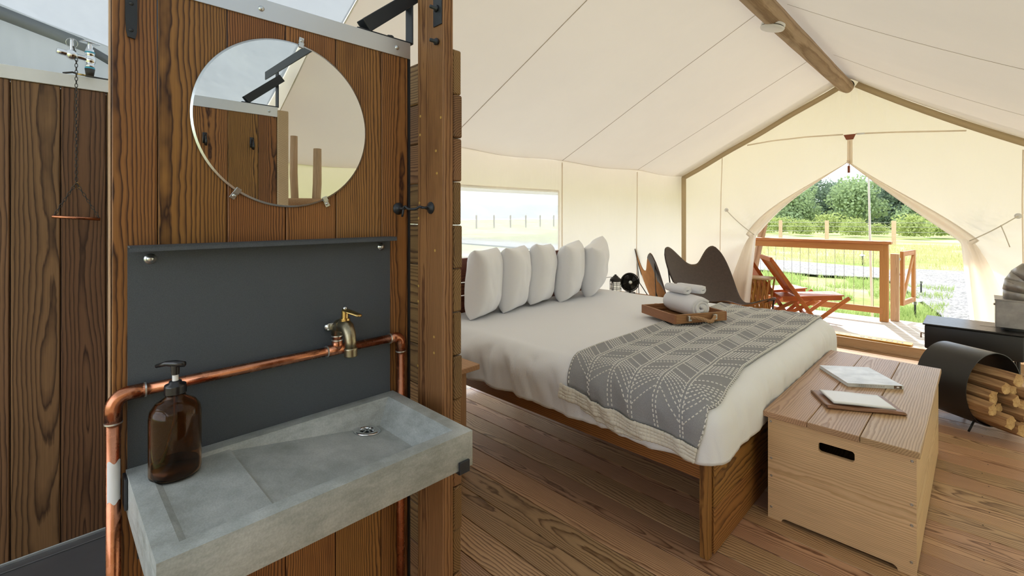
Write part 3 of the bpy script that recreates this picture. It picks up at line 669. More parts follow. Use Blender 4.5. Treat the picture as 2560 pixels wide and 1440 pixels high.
# concrete sink
sx0, sx1, sy0, sy1, sz = -1.305, -0.918, 0.125, 0.775, 0.85
sk = thing('concrete_sink', 'grey cast concrete trough sink with a sloping basin', 'sink', (-1.11, 0.45, 0.76))
bm = B()
rim = 0.036
ix0, ix1, iy0, iy1 = sx0 + rim, sx1 - rim, sy0 + 0.036, sy1 - 0.036
st_y, en_y = 0.318, 0.690
O = [bm.verts.new(p) for p in ((sx0, sy0, sz), (sx1, sy0, sz), (sx1, st_y, sz), (sx1, sy1, sz), (sx0, sy1, sz), (sx0, st_y, sz))]
I = [bm.verts.new(p) for p in ((ix0, iy0, sz), (ix1, iy0, sz), (ix1, st_y, sz), (ix1, iy1, sz), (ix0, iy1, sz), (ix0, st_y, sz))]
for k in range(6): bm.faces.new((O[k], O[(k + 1) % 6], I[(k + 1) % 6], I[k]))
g_ = 0.006
S = [bm.verts.new(p) for p in ((ix0 + 0.006, iy0 + 0.012, sz - 0.007), (ix1 - 0.006, iy0 + 0.012, sz - 0.007), (ix1 - 0.006, st_y - g_, sz - 0.007), (ix0 + 0.006, st_y - g_, sz - 0.007))]
T1 = [bm.verts.new(p) for p in ((ix1 - 0.006, st_y, sz - 0.012), (ix0 + 0.006, st_y, sz - 0.012))]
E_ = [bm.verts.new(p) for p in ((ix1 - 0.035, en_y, sz - 0.062), (ix0 + 0.035, en_y, sz - 0.062))]
F_ = bm.faces.new
F_((I[0], I[1], S[1], S[0])); F_((S[0], S[1], S[2], S[3])); F_((S[3], S[2], T1[0], T1[1])); SLOPE = (T1[1], T1[0], E_[0], E_[1])
F_((I[1], I[2], T1[0], S[2], S[1])); F_((I[0], S[0], S[3], T1[1], I[5])); F_((I[2], I[3], E_[0], T1[0])); F_((I[5], T1[1], E_[1], I[4])); F_((I[3], I[4], E_[1], E_[0]))
lo = [bm.verts.new((v.co.x, v.co.y, sz - 0.088)) for v in O]
for k in range(6): F_((O[(k + 1) % 6], O[k], lo[k], lo[(k + 1) % 6]))
F_(lo[::-1])
dr = V(-1.215, 0.640, 0); dr.z = sz - 0.012 - 0.05 * (dr.y - st_y) / (en_y - st_y) + 0.001
hv = [bm.verts.new((dr.x + 0.026 * math.cos(2 * PI * k / 32), dr.y + 0.026 * math.sin(2 * PI * k / 32), sz - 0.012 - 0.05 * (dr.y + 0.026 * math.sin(2 * PI * k / 32) - st_y) / (en_y - st_y))) for k in range(32)]
es_ = [bm.edges.new((hv[k], hv[(k + 1) % 32])) for k in range(32)]
for k in range(4):
    es_.append(bm.edges.get((SLOPE[k], SLOPE[(k + 1) % 4])) or bm.edges.new((SLOPE[k], SLOPE[(k + 1) % 4])))
bmesh.ops.triangle_fill(bm, use_beauty=True, use_dissolve=False, edges=es_)
bmesh.ops.recalc_face_normals(bm, faces=bm.faces)
sharp = [e for e in bm.edges if len(e.link_faces) == 2 and e.calc_face_angle(0) > 0.25]
bmesh.ops.bevel(bm, geom=sharp, offset=0.0035, segments=3, affect='EDGES', profile=0.5, clamp_overlap=True)
put(bm, 'basin', 'concrete', sk, 50)
Rd = frame(V(0, 0.134, 1))
bm = B(); lathe(bm, [(0.037, 0.0), (0.037, 0.002), (0.034, 0.0035), (0.024, 0.0035), (0.020, 0.001), (0.019, -0.004)], dr, 40, Rd); put(bm, 'drain_ring', 'chrome', sk, 40)
bm = B(); lathe(bm, [(0.0195, -0.003), (0.0195, -0.16)], dr, 28, Rd); put(bm, 'drain_pipe', 'zinc', sk, 50)
bm = B()
for k in range(3): obox(bm, dr + V(0, 0, 0.0026), (0.036, 0.004, 0.002), Matrix.Rotation(k * PI / 3, 3, 'Z'))
put(bm, 'drain_cross', 'zinc', sk)
for y in (0.16, 0.745):
    bm = B(); box(bm, (DX + 0.005, y - 0.016, sz - 0.096), (sx1 + 0.005, y + 0.016, sz - 0.0885)); box(bm, (sx1 + 0.0008, y - 0.016, sz - 0.096), (sx1 + 0.007, y + 0.016, sz - 0.066), 0.001); box(bm, (DX + 0.005, y - 0.016, sz - 0.2), (DX + 0.011, y + 0.016, sz - 0.0885)); put(bm, 'support_bracket', 'black_steel', sk)
bm = B(); box(bm, (DX + 0.005, sy0 - 0.006, sz - 0.07), (DX + 0.045, sy0 - 0.0005, sz - 0.005), 0.001); put(bm, 'end_plate', 'black_steel', sk)

# copper pipe and brass tap
cp = thing('copper_pipe', 'copper water pipe bent round the splash sheet', 'pipe', (-1.27, 0.45, 0.06))
px, pr = -1.287, 0.0125
def arc(c, r, a0, a1, n=7): return [V(px, c[0] + r * math.cos(math.radians(a0 + (a1 - a0) * k / n)), c[1] + r * math.sin(math.radians(a0 + (a1 - a0) * k / n))) for k in range(n + 1)]
bm = B(); tube(bm, [V(px, 0.103, 0.06), V(px, 0.103, 0.985)], pr, 18); put(bm, 'riser_pipe', 'copper', cp, 50)
bm = B(); tube(bm, [V(px, 0.138, 1.02), V(px, 0.757, 1.02)], pr, 18); put(bm, 'cross_pipe', 'copper', cp, 50)
bm = B(); tube(bm, [V(px, 0.7925, 0.06), V(px, 0.7925, 0.985)], pr, 18); put(bm, 'riser_pipe', 'copper', cp, 50)
bm = B(); tube(bm, [V(px, 0.103, 0.965)] + arc((0.130, 0.993), 0.027, 180, 90) + [V(px, 0.155, 1.02)], 0.0152, 18); put(bm, 'elbow', 'copper', cp, 50)
bm = B(); tube(bm, [V(px, 0.755, 1.02)] + arc((0.7755, 1.003), 0.017, 90, 0) + [V(px, 0.7925, 0.975)], 0.0148, 18); put(bm, 'elbow', 'copper', cp, 50)
for p, d in (((0.103, 0.964), Z_), ((0.156, 1.02), Y_), ((0.754, 1.02), Y_), ((0.7925, 0.974), Z_), ((0.557, 1.02), Y_), ((0.617, 1.02), Y_)):
    c = V(px, *p); bm = B(); cyl(bm, c - d * 0.0016, c + d * 0.0016, 0.0158, 18); put(bm, 'solder_ring', 'solder', cp, 50)
bm = B(); tube(bm, [V(px, 0.557, 1.02), V(px, 0.617, 1.02)], 0.0152, 18); tube(bm, [V(px, 0.587, 1.02), V(px, 0.587, 1.048)], 0.0152, 18); put(bm, 'tee', 'copper', cp, 50)
bm = B(); tube(bm, [V(px, 0.587, 1.045), V(px, 0.587, 1.07)], 0.0125, 18); put(bm, 'stub_pipe', 'copper', cp, 50)
bm = B(); cyl(bm, V(px, 0.587, 1.046), V(px, 0.587, 1.049), 0.0158, 18); cyl(bm, V(px, 0.587, 1.058), V(px, 0.587, 1.061), 0.0158, 18); put(bm, 'solder_ring', 'solder', cp, 50)
bm = B(); grid(bm, lambda u, v: V(px + 0.0128 * math.cos(2.0 * (u - 0.5)), 0.103 + 0.0128 * math.sin(2.0 * (u - 0.5)), 0.80 + 0.085 * v + 0.004 * math.sin(u * 9)), 10, 6); put(bm, 'paper_label', 'paper', cp)
tp = thing('brass_tap', 'aged brass hose tap with a lever handle on the copper pipe', 'tap', (px, 0.587, 1.07))
ty = 0.587
bm = B(); tube(bm, [V(px, ty, 1.062), V(px, ty, 1.082), V(px + 0.012, ty + 0.001, 1.090), V(px + 0.03, ty + 0.002, 1.092)], [0.0165, 0.018, 0.018, 0.016], 18); put(bm, 'elbow_body', 'old_brass', tp, 50)
bm = B(); cyl(bm, V(px + 0.022, ty, 1.092), V(px + 0.034, ty, 1.092), 0.021, 6); put(bm, 'hex_collar', 'old_brass', tp, 30)
bm = B(); tube(bm, [V(px + 0.032, ty, 1.092), V(px + 0.045, ty, 1.096), V(px + 0.062, ty, 1.092), V(px + 0.076, ty, 1.076), V(px + 0.082, ty, 1.056), V(px + 0.083, ty, 1.038)], [0.017, 0.020, 0.0185, 0.0165, 0.015, 0.0145], 20); put(bm, 'spout', 'old_brass', tp, 60)
bm = B(); lathe(bm, [(0.0, 0), (0.011, 0)] + [(0.0165 + (0.0012 if k % 2 else -0.0004), 0.003 * k) for k in range(8)] + [(0.013, 0.024)], (px + 0.083, ty, 1.018), 24); put(bm, 'spout_thread', 'old_brass', tp, 20)
bm = B(); cyl(bm, V(px + 0.048, ty, 1.108), V(px + 0.048, ty, 1.116), 0.014, 24); cyl(bm, V(px + 0.048, ty, 1.114), V(px + 0.048, ty, 1.138), 0.0095, 20); put(bm, 'bonnet', 'brass', tp, 40)
bm = B(); q = frame(V(0.82, 0.42, -0.25), Z_).to_3x3()
def lever(u, v):
    a = 2 * PI * u; l = v * 0.062; w_ = 0.008 + 0.006 * math.sin(min(1, v * 1.4) * PI * 0.8); t_ = 0.004
    if v in (0, 1): w_ *= 0.4; t_ *= 0.5
    return V(px + 0.048, ty, 1.139) + q @ V(t_ * math.sin(a), w_ * math.cos(a), l - 0.008)
vs = grid(bm, lever, 14, 10, 0, True); bm.faces.new([r[-1] for r in vs]); bm.faces.new([r[0] for r in vs][::-1]); put(bm, 'lever', 'brass', tp, 60)
bm = B(); lathe(bm, [(0.006, 0), (0.006, 0.004), (0.003, 0.006), (0, 0.006)], (px + 0.048, ty, 1.142), 8); put(bm, 'lever_screw', 'zinc', tp)
bm = B(); box(bm, (px - 0.017, ty - 0.026, 1.076), (px - 0.002, ty - 0.006, 1.096), 0.002); lathe(bm, [(0.009, 0), (0.009, 0.002), (0.005, 0.004), (0, 0.004)], (px - 0.009, ty - 0.026, 1.086), 14, frame(V(0.6, -0.8, 0))); put(bm, 'wall_lug', 'zinc', tp)

# amber soap bottle
bc = V(-1.225, 0.2, sz - 0.0065)
sb = thing('soap_bottle', 'amber glass pump bottle standing on the concrete sink', 'soap bottle', bc)
bm = B(); lathe(bm, [(0, 0.001), (0.040, 0), (0.0465, 0.004), (0.0475, 0.012), (0.0475, 0.128), (0.045, 0.143), (0.036, 0.156), (0.024, 0.163), (0.0185, 0.168), (0.0175, 0.178)], bc, 48); o = put(bm, 'bottle_body', 'amber', sb, 60); thicken(o, 0.0035, -1)
bm = B(); lathe(bm, [(0, 0.0055), (0.0415, 0.0055), (0.0428, 0.01), (0.0428, 0.028), (0, 0.028)], bc, 48); g = G('soap'); g.bsdf(**{'Base Color': (0.05, 0.025, 0.02, 1), 'Roughness': 0.2}); M['soap'] = g.m; put(bm, 'soap', 'soap', sb, 40)
bm = B(); lathe(bm, [(0.0195, 0.174)] + [(0.0205 - (0.0008 if k % 2 else 0), 0.175 + 0.0012 * k) for k in range(14)] + [(0.0195, 0.193), (0.012, 0.195), (0.0115, 0.2), (0.006, 0.201)], bc, 40); put(bm, 'collar', 'black_plastic', sb, 30)
bm = B(); cyl(bm, bc + V(0, 0, 0.198), bc + V(0, 0, 0.217), 0.0058, 16); put(bm, 'stem', 'white_plastic', sb)
bm = B(); cyl(bm, bc + V(0, 0, 0.214), bc + V(0, 0, 0.234), 0.0075, 18, 0.0085)
sd_ = V(-0.72, -0.69, 0)
tube(bm, [bc + V(0, 0, 0.236) - sd_ * 0.02, bc + V(0, 0, 0.237), bc + V(0, 0, 0.237) + sd_ * 0.02, bc + V(0, 0, 0.231) + sd_ * 0.042], [0.006, 0.0075, 0.0055, 0.004], 12); put(bm, 'pump_head', 'black_plastic', sb, 50)
bm = B(); tube(bm, [bc + V(0, 0, 0.175), bc + V(0.0, 0, 0.12), bc + V(-0.008, -0.012, 0.06), bc + V(-0.02, -0.028, 0.012)], 0.0035, 8); g = G('dip_tube'); g.bsdf(**{'Base Color': (0.75, 0.45, 0.12, 1), 'Roughness': 0.4}); M['dip'] = g.m; put(bm, 'dip_tube', 'dip', sb, 60)

# ------------------------------------------------------------------ shower
SX = -2.69
sw = bpy.data.objects.new('wall_shower', None); COL.objects.link(sw); sw.location = (SX, 0, 0.03); tag(sw, 'upright plank wall of the shower', kind='structure')
yb = -1.524
while yb < 0.88:
    plank(sw, 'plank', (SX - 0.02, yb + 0.0715, 0.975), Z_, Y_, 1.92, 0.1405, 0.036, 'shower_wood', 0.004); yb += 0.143
bm = B(); box(bm, (SX - 0.06, -1.5, 0.02), (SX - 0.041, 0.89, 1.93)); put(bm, 'dark_backing_sheet', 'rubber', sw)  # dark sheet added to block light, so the plank gaps look dark
bm = B(); box(bm, (SX - 0.045, -1.52, 1.935), (SX + 0.004, 0.895, 1.988), 0.001); put(bm, 'top_channel', 'white_alu', sw)
bm = B(); box(bm, (SX, -1.52, 0.0), (SX + 0.006, 0.895, 0.045), 0.001); put(bm, 'base_strip', 'alu', sw)
ty_ = thing('shower_tray', 'dark grey shower tray on the floor of the wash room', 'shower tray', (-2.1, -0.3, 0.0))
bm = B(); box(bm, (SX + 0.008, -1.5, 0.002), (DX - 0.1, 0.89, 0.028), 0.004); box(bm, (SX + 0.008, -1.5, 0.028), (SX + 0.05, 0.89, 0.034), 0.002); put(bm, 'tray', 'tray_floor', ty_)
# shower valve, chain and copper pull
sv = thing('shower_valve', 'chrome self-closing shower valve with blue seals above the plank wall', 'valve', (SX + 0.03, 0.137, 1.99))
vx, vy = SX + 0.03, 0.137
bm = B(); lathe(bm, [(0, 0), (0.013, 0), (0.017, 0.028), (0.0, 0.028)], (vx, vy, 1.989), 20); put(bm, 'rubber_nozzle', 'rubber', sv, 40)
for z in (2.017, 2.083): 
    bm = B(); cyl(bm, (vx, vy, z), (vx, vy, z + 0.006), 0.0165, 20); put(bm, 'seal', 'blue_seal', sv, 40)
bm = B(); lathe(bm, [(0.013, 2.023), (0.0155, 2.026), (0.0155, 2.034), (0.013, 2.036), (0.018, 2.045), (0.0195, 2.055), (0.0175, 2.066), (0.014, 2.071), (0.016, 2.073), (0.016, 2.083)], (vx, vy, 0), 24); put(bm, 'valve_body', 'chrome', sv, 60)
bm = B(); tube(bm, [V(vx, vy, 2.054), V(vx + 0.005, vy - 0.02, 2.058), V(vx + 0.012, vy - 0.045, 2.060)], [0.013, 0.010, 0.011], 16); ball(bm, (vx + 0.014, vy - 0.056, 2.061), 0.021, seg=20); lathe(bm, [(0.012, 0.0), (0.013, 0.022), (0.011, 0.036), (0, 0.036)], (vx + 0.016, vy - 0.066, 2.062), 8, frame(V(0.2, -1, 0.1))); put(bm, 'side_arm', 'chrome', sv, 60)
bm = B(); cyl(bm, (vx, vy, 2.089), (vx, vy, 2.122), 0.0095, 16); cyl(bm, (vx, vy, 2.089), (vx, vy, 2.1), 0.0135, 6); obox(bm, (vx, vy, 2.127), (0.035, 0.06, 0.006), Matrix.Rotation(0.5, 3, 'Z'), 0.002); put(bm, 'inlet', 'chrome', sv, 40)
bm = B(); cyl(bm, (vx + 0.015, vy - 0.056, 2.075), (vx + 0.015, vy - 0.056, 2.128), 0.0065, 14); put(bm, 'lever_pin', 'chrome', sv, 50)
bm = B(); tube(bm, [V(vx + 0.018, vy - 0.056, 2.108) + V(0.006 * math.sin(t), 0.018 * math.cos(t), 0.018 * math.sin(t)) for t in [2 * PI * k / 20 for k in range(20)]], 0.0013, 6, True); put(bm, 'split_ring', 'zinc', sv, 60)
sc_ = thing('shower_chain', 'rusty link chain with a copper pull bar below the shower valve', 'pull chain', (vx + 0.035, vy - 0.045, 1.38))
lm = None
def link(p, d, tw):
    global lm
    if lm is None:
        bm = B(); L_, W_ = 0.0105, 0.0042; pts = []
        for k in range(12):
            a = 2 * PI * k / 12; pts.append(V(W_ * math.cos(a), 0, (L_ - W_) * (1 if math.sin(a) >= 0 else -1) * (abs(math.sin(a)) > 0.01) * 0.6 + W_ * math.sin(a)))
        tube(bm, pts, 0.0013, 5, True); lm = bpy.data.meshes.new('link'); bm.to_mesh(lm); bm.free(); lm.materials.append(M['rubber'])
        for q in lm.polygons: q.use_smooth = True
    o = bpy.data.objects.new('link', lm); COL.objects.link(o)
    o.matrix_basis = Matrix.Translation(p) @ frame(d) @ Matrix.Rotation(tw, 4, 'Z'); setp(o, sc_)
def chain(a, b, sag=0):
    a, b = Vector(a), Vector(b); n = int((b - a).length / 0.0135)
    for k in range(n + 1): link(a.lerp(b, k / n) + V(0, 0, -sag * math.sin(PI * k / n)), b - a, PI / 2 * (k % 2) + 0.3)
cx_, cy_ = vx + 0.03, vy - 0.043
chain((vx + 0.02, vy - 0.05, 2.088), (cx_, cy_, 2.04)); chain((cx_, cy_, 2.03), (cx_, cy_, 1.535)); chain((cx_, cy_ + 0.004, 1.525), (cx_, 0.163, 1.392)); chain((cx_, cy_ - 0.004, 1.525), (cx_, 0.030, 1.402))
bm = B(); tube(bm, [V(cx_, cy_ + 0.003, 1.522) + V(0.004 * math.sin(t), 0.007 * math.cos(t), 0.012 * math.sin(t)) for t in [2 * PI * k / 14 for k in range(14)]], 0.0012, 6, True); put(bm, 'ring', 'brass', sc_, 60)
bm = B(); tube(bm, [V(cx_, 0.022, 1.395), V(cx_, 0.168, 1.383)], 0.0065, 14); put(bm, 'pull_bar', 'copper', sc_, 50)
# hose bits on the top channel
ho = thing('shower_hose', 'thin dark hose with a brass joint lying on the shower wall top', 'hose', (SX - 0.02, 0.1, 1.988))
bm = B(); tube(bm, [V(SX - 0.015, 0.055, 1.993), V(SX - 0.012, 0.085, 2.002), V(SX - 0.01, 0.10, 1.998)], 0.004, 8); tube(bm, [V(SX - 0.008, 0.125, 1.995), V(SX - 0.01, 0.18, 1.993), V(SX - 0.01, 0.26, 1.993)], 0.004, 8); put(bm, 'hose', 'rubber', ho, 60)
bm = B(); tube(bm, [V(SX - 0.01, 0.098, 1.998), V(SX - 0.008, 0.127, 1.996)], 0.0042, 8); put(bm, 'joint', 'brass', ho, 60)

# ------------------------------------------------------------------ the other door (seen in the mirror)
OX = 0.16
od = thing('coat_door', 'dark stained plank door with two black coat hooks opposite the mirror', 'door panel', (OX + 0.02, 0.3, 0.06))
yy = 0.916
for i, wd in enumerate((0.095, 0.145, 0.156, 0.14, 0.14, 0.07)):
    plank(od, 'plank', (OX + 0.019, yy - wd / 2, 1.005), Z_, Y_, 1.89, wd - 0.0025, 0.038, 'door_wood', 0.002); yy -= wd
bm = B(); box(bm, (OX - 0.004, yy, 1.945), (OX, 0.92, 1.999), 0.0008); box(bm, (OX - 0.003, yy, 1.995), (OX + 0.045, 0.92, 1.999), 0.0008); s2 = put(bm, 'top_channel', 'alu', od)
screw(s2, (OX - 0.004, 0.875, 1.972), -X_, 0.0075)
bm = B(); box(bm, (OX - 0.01, 0.917, 0.05), (OX + 0.045, 0.975, 1.985), 0.004); put(bm, 'edge_post', 'pine', od)
for y in (0.573, 0.789):
    bm = B(); obox(bm, (OX - 0.003, y, 1.79), (0.004, 0.02, 0.055), None, 0.002); tube(bm, [V(OX - 0.006, y, 1.8), V(OX - 0.025, y, 1.792), V(OX - 0.035, y, 1.77), V(OX - 0.028, y, 1.752), V(OX - 0.014, y, 1.757)], 0.0055, 10); put(bm, 'coat_hook', 'black_plastic', od, 50)
b2 = thing('steel_bracket', 'black steel triangle bracket bolted on top of the coat hook door', 'bracket', (OX + 0.02, 0.8, 1.999))
bar(b2, 'base_bar', (OX + 0.02, 0.74, 2.002), (OX + 0.02, 0.925, 2.002), 0.04, 0.006, 'black_steel', X_)
bar(b2, 'upright_bar', (OX + 0.02, 0.924, 1.999), (OX + 0.02, 0.924, 2.21), 0.04, 0.006, 'black_steel', X_)
for xq in (OX + 0.002, OX + 0.038): bar(b2, 'brace_bar', (xq, 0.765, 2.018), (xq, 0.945, 2.17), 0.042, 0.006, 'black_steel', Z_)
bk = thing('pole_basket', 'woven basket holding two peeled poles behind the coat hook door', 'basket', (0.45, 1.18, 0))
bm = B()
for k in range(22): tube(bm, [V(0.45 + (0.125 + 0.02 * k / 22) * math.cos(t), 1.18 + (0.125 + 0.02 * k / 22) * math.sin(t), 0.04 + k * 0.068) for t in [2 * PI * q / 20 for q in range(20)]], 0.036, 8, True)
put(bm, 'weave', 'rope', bk, 60)
for i, (p0, p1, r_) in enumerate(((V(0.46, 1.142, 0.02), V(0.46, 1.115, 1.90), 0.022), (V(0.44, 1.205, 0.02), V(0.43, 1.255, 1.83), 0.026))):
    bm = B(); d = p1 - p0
    tube(bm, [V(-d.length / 2 + d.length * k / 8, 0.004 * math.sin(k * 2 + i), 0.004 * math.cos(k * 3)) for k in range(9)], [r_ * (1 + 0.06 * math.sin(k * 2.1)) for k in range(9)], 16)
    q = d.normalized(); yv = Z_.cross(q).normalized(); m4 = Matrix((q, yv, q.cross(yv))).transposed().to_4x4(); m4.translation = (p0 + p1) / 2
    tag(put(bm, 'peeled_pole', 'pine', None, 50, m4), ('slim peeled pole leaning upright in the woven basket', 'thick peeled pole leaning outward in the woven basket')[i], 'pole', 'peeled poles in the basket')


# ------------------------------------------------------------------ bed
bed = thing('bed', 'wide wooden platform bed with a dark slatted headboard', 'bed', (-1.78, 2.95, 0))
plank(bed, 'side_rail', (-1.80, 1.917, 0.372), X_, Z_, 1.98, 0.108, 0.036, 'bed_wood', 0.003)
plank(bed, 'side_rail', (-1.80, 3.985, 0.372), X_, Z_, 1.98, 0.108, 0.036, 'bed_wood', 0.003)
for z0, z1 in ((0.004, 0.190), (0.194, 0.405)):
    plank(bed, 'foot_plank', (-0.789, 2.965, (z0 + z1) / 2), Y_, Z_, 2.03, z1 - z0, 0.034, 'bed_wood', 0.003)
for x, y in ((-0.795, 1.917), (-0.795, 4.01), (-2.79, 1.917), (-2.79, 4.0)):
    plank(bed, 'leg', (x, y, 0.2), Z_, X_, 0.40, 0.036, 0.04, 'bed_wood', 0.003)
for z0, z1 in ((0.891, 1.071), (0.792, 0.883), (0.60, 0.784), (0.40, 0.592)):
    plank(bed, 'headboard_slat', (-2.792, 2.955, (z0 + z1) / 2), Y_, Z_, 2.11, z1 - z0, 0.03, 'head_wood', 0.003)
for y in (2.02, 2.955, 3.93):
    plank(bed, 'headboard_post', (-2.822, y, 0.53), Z_, Y_, 1.05, 0.08, 0.028, 'head_wood', 0.003)
bm = B(); box(bm, (-2.76, 1.95, 0.345), (-0.82, 3.96, 0.60), 0.04, seg=3); put(bm, 'mattress', 'linen', bed, 50)

XE, YE0, YE1, RT, ZT = -0.85, 1.965, 3.93, 0.115, 0.648
def wrap(d, off=0.0):
    if d <= 0: return d, 0.0
    q = RT * PI / 2
    if d < q: a = d / RT; return (RT + off) * math.sin(a), -(RT + off) * (1 - math.cos(a))
    return RT + off, -(RT + off) - (d - q)
def sheet(x, y, off=0.0):
    """point of the bed cover: x, y run on past the edges and fall down the sides"""
    ds = x - XE; dt = (YE0 - y) if y < (YE0 + YE1) / 2 else (y - YE1); sg = -1 if y < 3 else 1
    ye = YE0 if sg < 0 else YE1
    if ds <= 0 and dt <= 0: return V(x, y, ZT + off), 0.0
    if ds > 0 and dt > 0:
        dd = max(ds, dt); h = math.hypot(ds, dt); o_, z_ = wrap(dd, off); return V(XE + o_ * ds / h, ye + sg * o_ * dt / h, ZT + off + z_), dd
    if ds > 0: o_, z_ = wrap(ds, off); return V(XE + o_, y, ZT + off + z_), ds
    o_, z_ = wrap(dt, off); return V(x, ye + sg * o_, ZT + off + z_), dt
def cover(x, y, off=0.0):
    p, d = sheet(x, y, off); p0_, _ = sheet(x, y, 0.0)
    k = min(1, d / 0.14)
    top = 0.010 * fn(x * 2.2, y * 2.2, 1) + 0.004 * fn(x * 6, y * 5, 7)
    c = math.hypot(p.x + 1.8, 0) * 0 + (p.x * 1.0 + p.y * 1.0)
    fold = 0.034 * fn(p0_.x * 7, p0_.y * 7, p0_.z * 1.8) + 0.034 * (0.3 - abs(fn(p0_.x * 10 + p0_.z * 5, p0_.y * 10, p0_.z * 2))) + 0.010 * fn(p0_.x * 25 + p0_.z * 8, p0_.y * 25, p0_.z * 4)
    n = V(0, 0, 0)
    if x > XE: n.x += min(1, (x - XE) / 0.1)
    if y < YE0: n.y -= min(1, (YE0 - y) / 0.1)
    if y > YE1: n.y += min(1, (y - YE1) / 0.1)
    if n.length > 1: n.normalize()
    n.x *= 0.4
    return p + V(0, 0, top * (1 - k)) + n * fold * k
bm = B(); DR = 0.305
x0, x1, y0_, y1_ = -2.76, XE + DR, YE0 - DR, YE1 + DR
def dv(u, v):
    x = x0 + (x1 - x0) * u; y = y0_ + (y1_ - y0_) * v
    p = cover(x, y)
    e = max(x - XE, YE0 - y, y - YE1)
    if e > DR - 0.03: p.z += 0.012 * fn(p.x * 5, p.y * 5, 2)
    return p
grid(bm, dv, 170, 190); du = put(bm, 'duvet', 'linen', None, 180); thicken(du, 0.014, 1.0); tag(du, 'white duvet spread over the platform bed and hanging down its sides', 'duvet')

# pillows
def pillow_mesh(seed):
    W_, H_, T_ = 0.385, 0.51, 0.22; bm = B(); N = 22
    def f(u, v, s):
        a, b = 2 * u - 1, 2 * v - 1
        x = W_ / 2 * a * (1 - 0.05 * (1 - b * b)); z = H_ / 2 * b * (1 - 0.05 * (1 - a * a))
        t = T_ / 2 * (max(0, 1 - abs(a) ** 3.2) ** 0.5) * (max(0, 1 - abs(b) ** 3.6) ** 0.5)
        t *= 1 + 0.18 * fn(a * 1.6 + seed, b * 1.6, s * 2); t += 0.010 * fn(a * 4 + seed * 3, b * 3, s * 3) * (1 - a * a) * (1 - b * b)
        return V(x, s * t, z)
    A = [[bm.verts.new(f(i / N, j / N, -1)) for j in range(N + 1)] for i in range(N + 1)]
    C = [[A[i][j] if i in (0, N) or j in (0, N) else bm.verts.new(f(i / N, j / N, 1)) for j in range(N + 1)] for i in range(N + 1)]
    for i in range(N):
        for j in range(N):
            bm.faces.new((A[i][j], A[i + 1][j], A[i + 1][j + 1], A[i][j + 1])); bm.faces.new((C[i][j + 1], C[i + 1][j + 1], C[i + 1][j], C[i][j]))
    return bm
PL = ((2.285, -2.575, 22, 0, 4, 'white pillow at the near end of the headboard row, beside the nightstand'),
      (2.608, -2.585, 22, 0, 3, 'second white pillow along from the nightstand end'),
      (2.942, -2.60, 22, 3, 5, 'white pillow in the middle of the headboard row'),
      (3.258, -2.545, 20, -5, 8, 'fourth white pillow along, lapping over the middle one'),
      (3.585, -2.51, 22, -14, 10, 'white pillow tilted sideways at the lantern end of the headboard'))
for i, (y, x, yaw, roll, lean, lab) in enumerate(PL):
    m4 = Matrix.Translation((x, y, ZT + 0.268 + (-0.006, -0.006, 0.0, 0.002, 0.012)[i])) @ Matrix.Rotation(math.radians(90 + yaw), 4, 'Z') @ Matrix.Rotation(math.radians(lean), 4, 'X') @ Matrix.Rotation(math.radians(roll), 4, 'Y')
    o = put(pillow_mesh(i * 5.3), 'pillow', 'pillow_linen', None, 180, m4); tag(o, lab, 'pillow', 'pillows along the headboard'); subdiv(o, 1)

# woven blanket across the foot of the bed
BO = 0.028
def bl_lim(x):                                   # how far the near hem hangs
    f = (x + 1.52) / 0.8
    return 0.145 + 0.11 * min(1, max(0, f)) + 0.012 * math.sin(f * 5)
def bl_right(y): return XE + 0.035 + 0.075 * max(0, min(1, (2.4 - y) / 0.6))
def bl_left(y): return -1.50 + 0.03 * math.sin(y * 1.7) - 0.03 * max(0, min(1, (y - 2.6) / 1.4)) + (0.07 * max(0, (2.0 - y) / 0.2) if y < 2.0 else 0)
def bl(u, v, off=BO):
    """u across the blanket (0 left .. 1 right), v from the near hem to the far hem"""
    ya = 1.9; x = bl_left(ya) + (bl_right(ya) - bl_left(ya)) * u
    ylo = YE0 - bl_lim(x); y = ylo + (YE1 + 0.14 - ylo) * v
    x = bl_left(y) + (bl_right(y) - bl_left(y)) * u
    p = cover(x, y, off); return p
blk = thing('blanket', 'grey woven throw with white stitched chevrons across the foot of the bed', 'blanket', (-1.17, 2.95, ZT))
bm = B(); grid(bm, bl, 46, 150); o = put(bm, 'cloth', 'grey_knit', blk, 180); thicken(o, 0.010, -1.0)
UW, VL = 0.78, 2.30                              # real size of the cloth in u and v
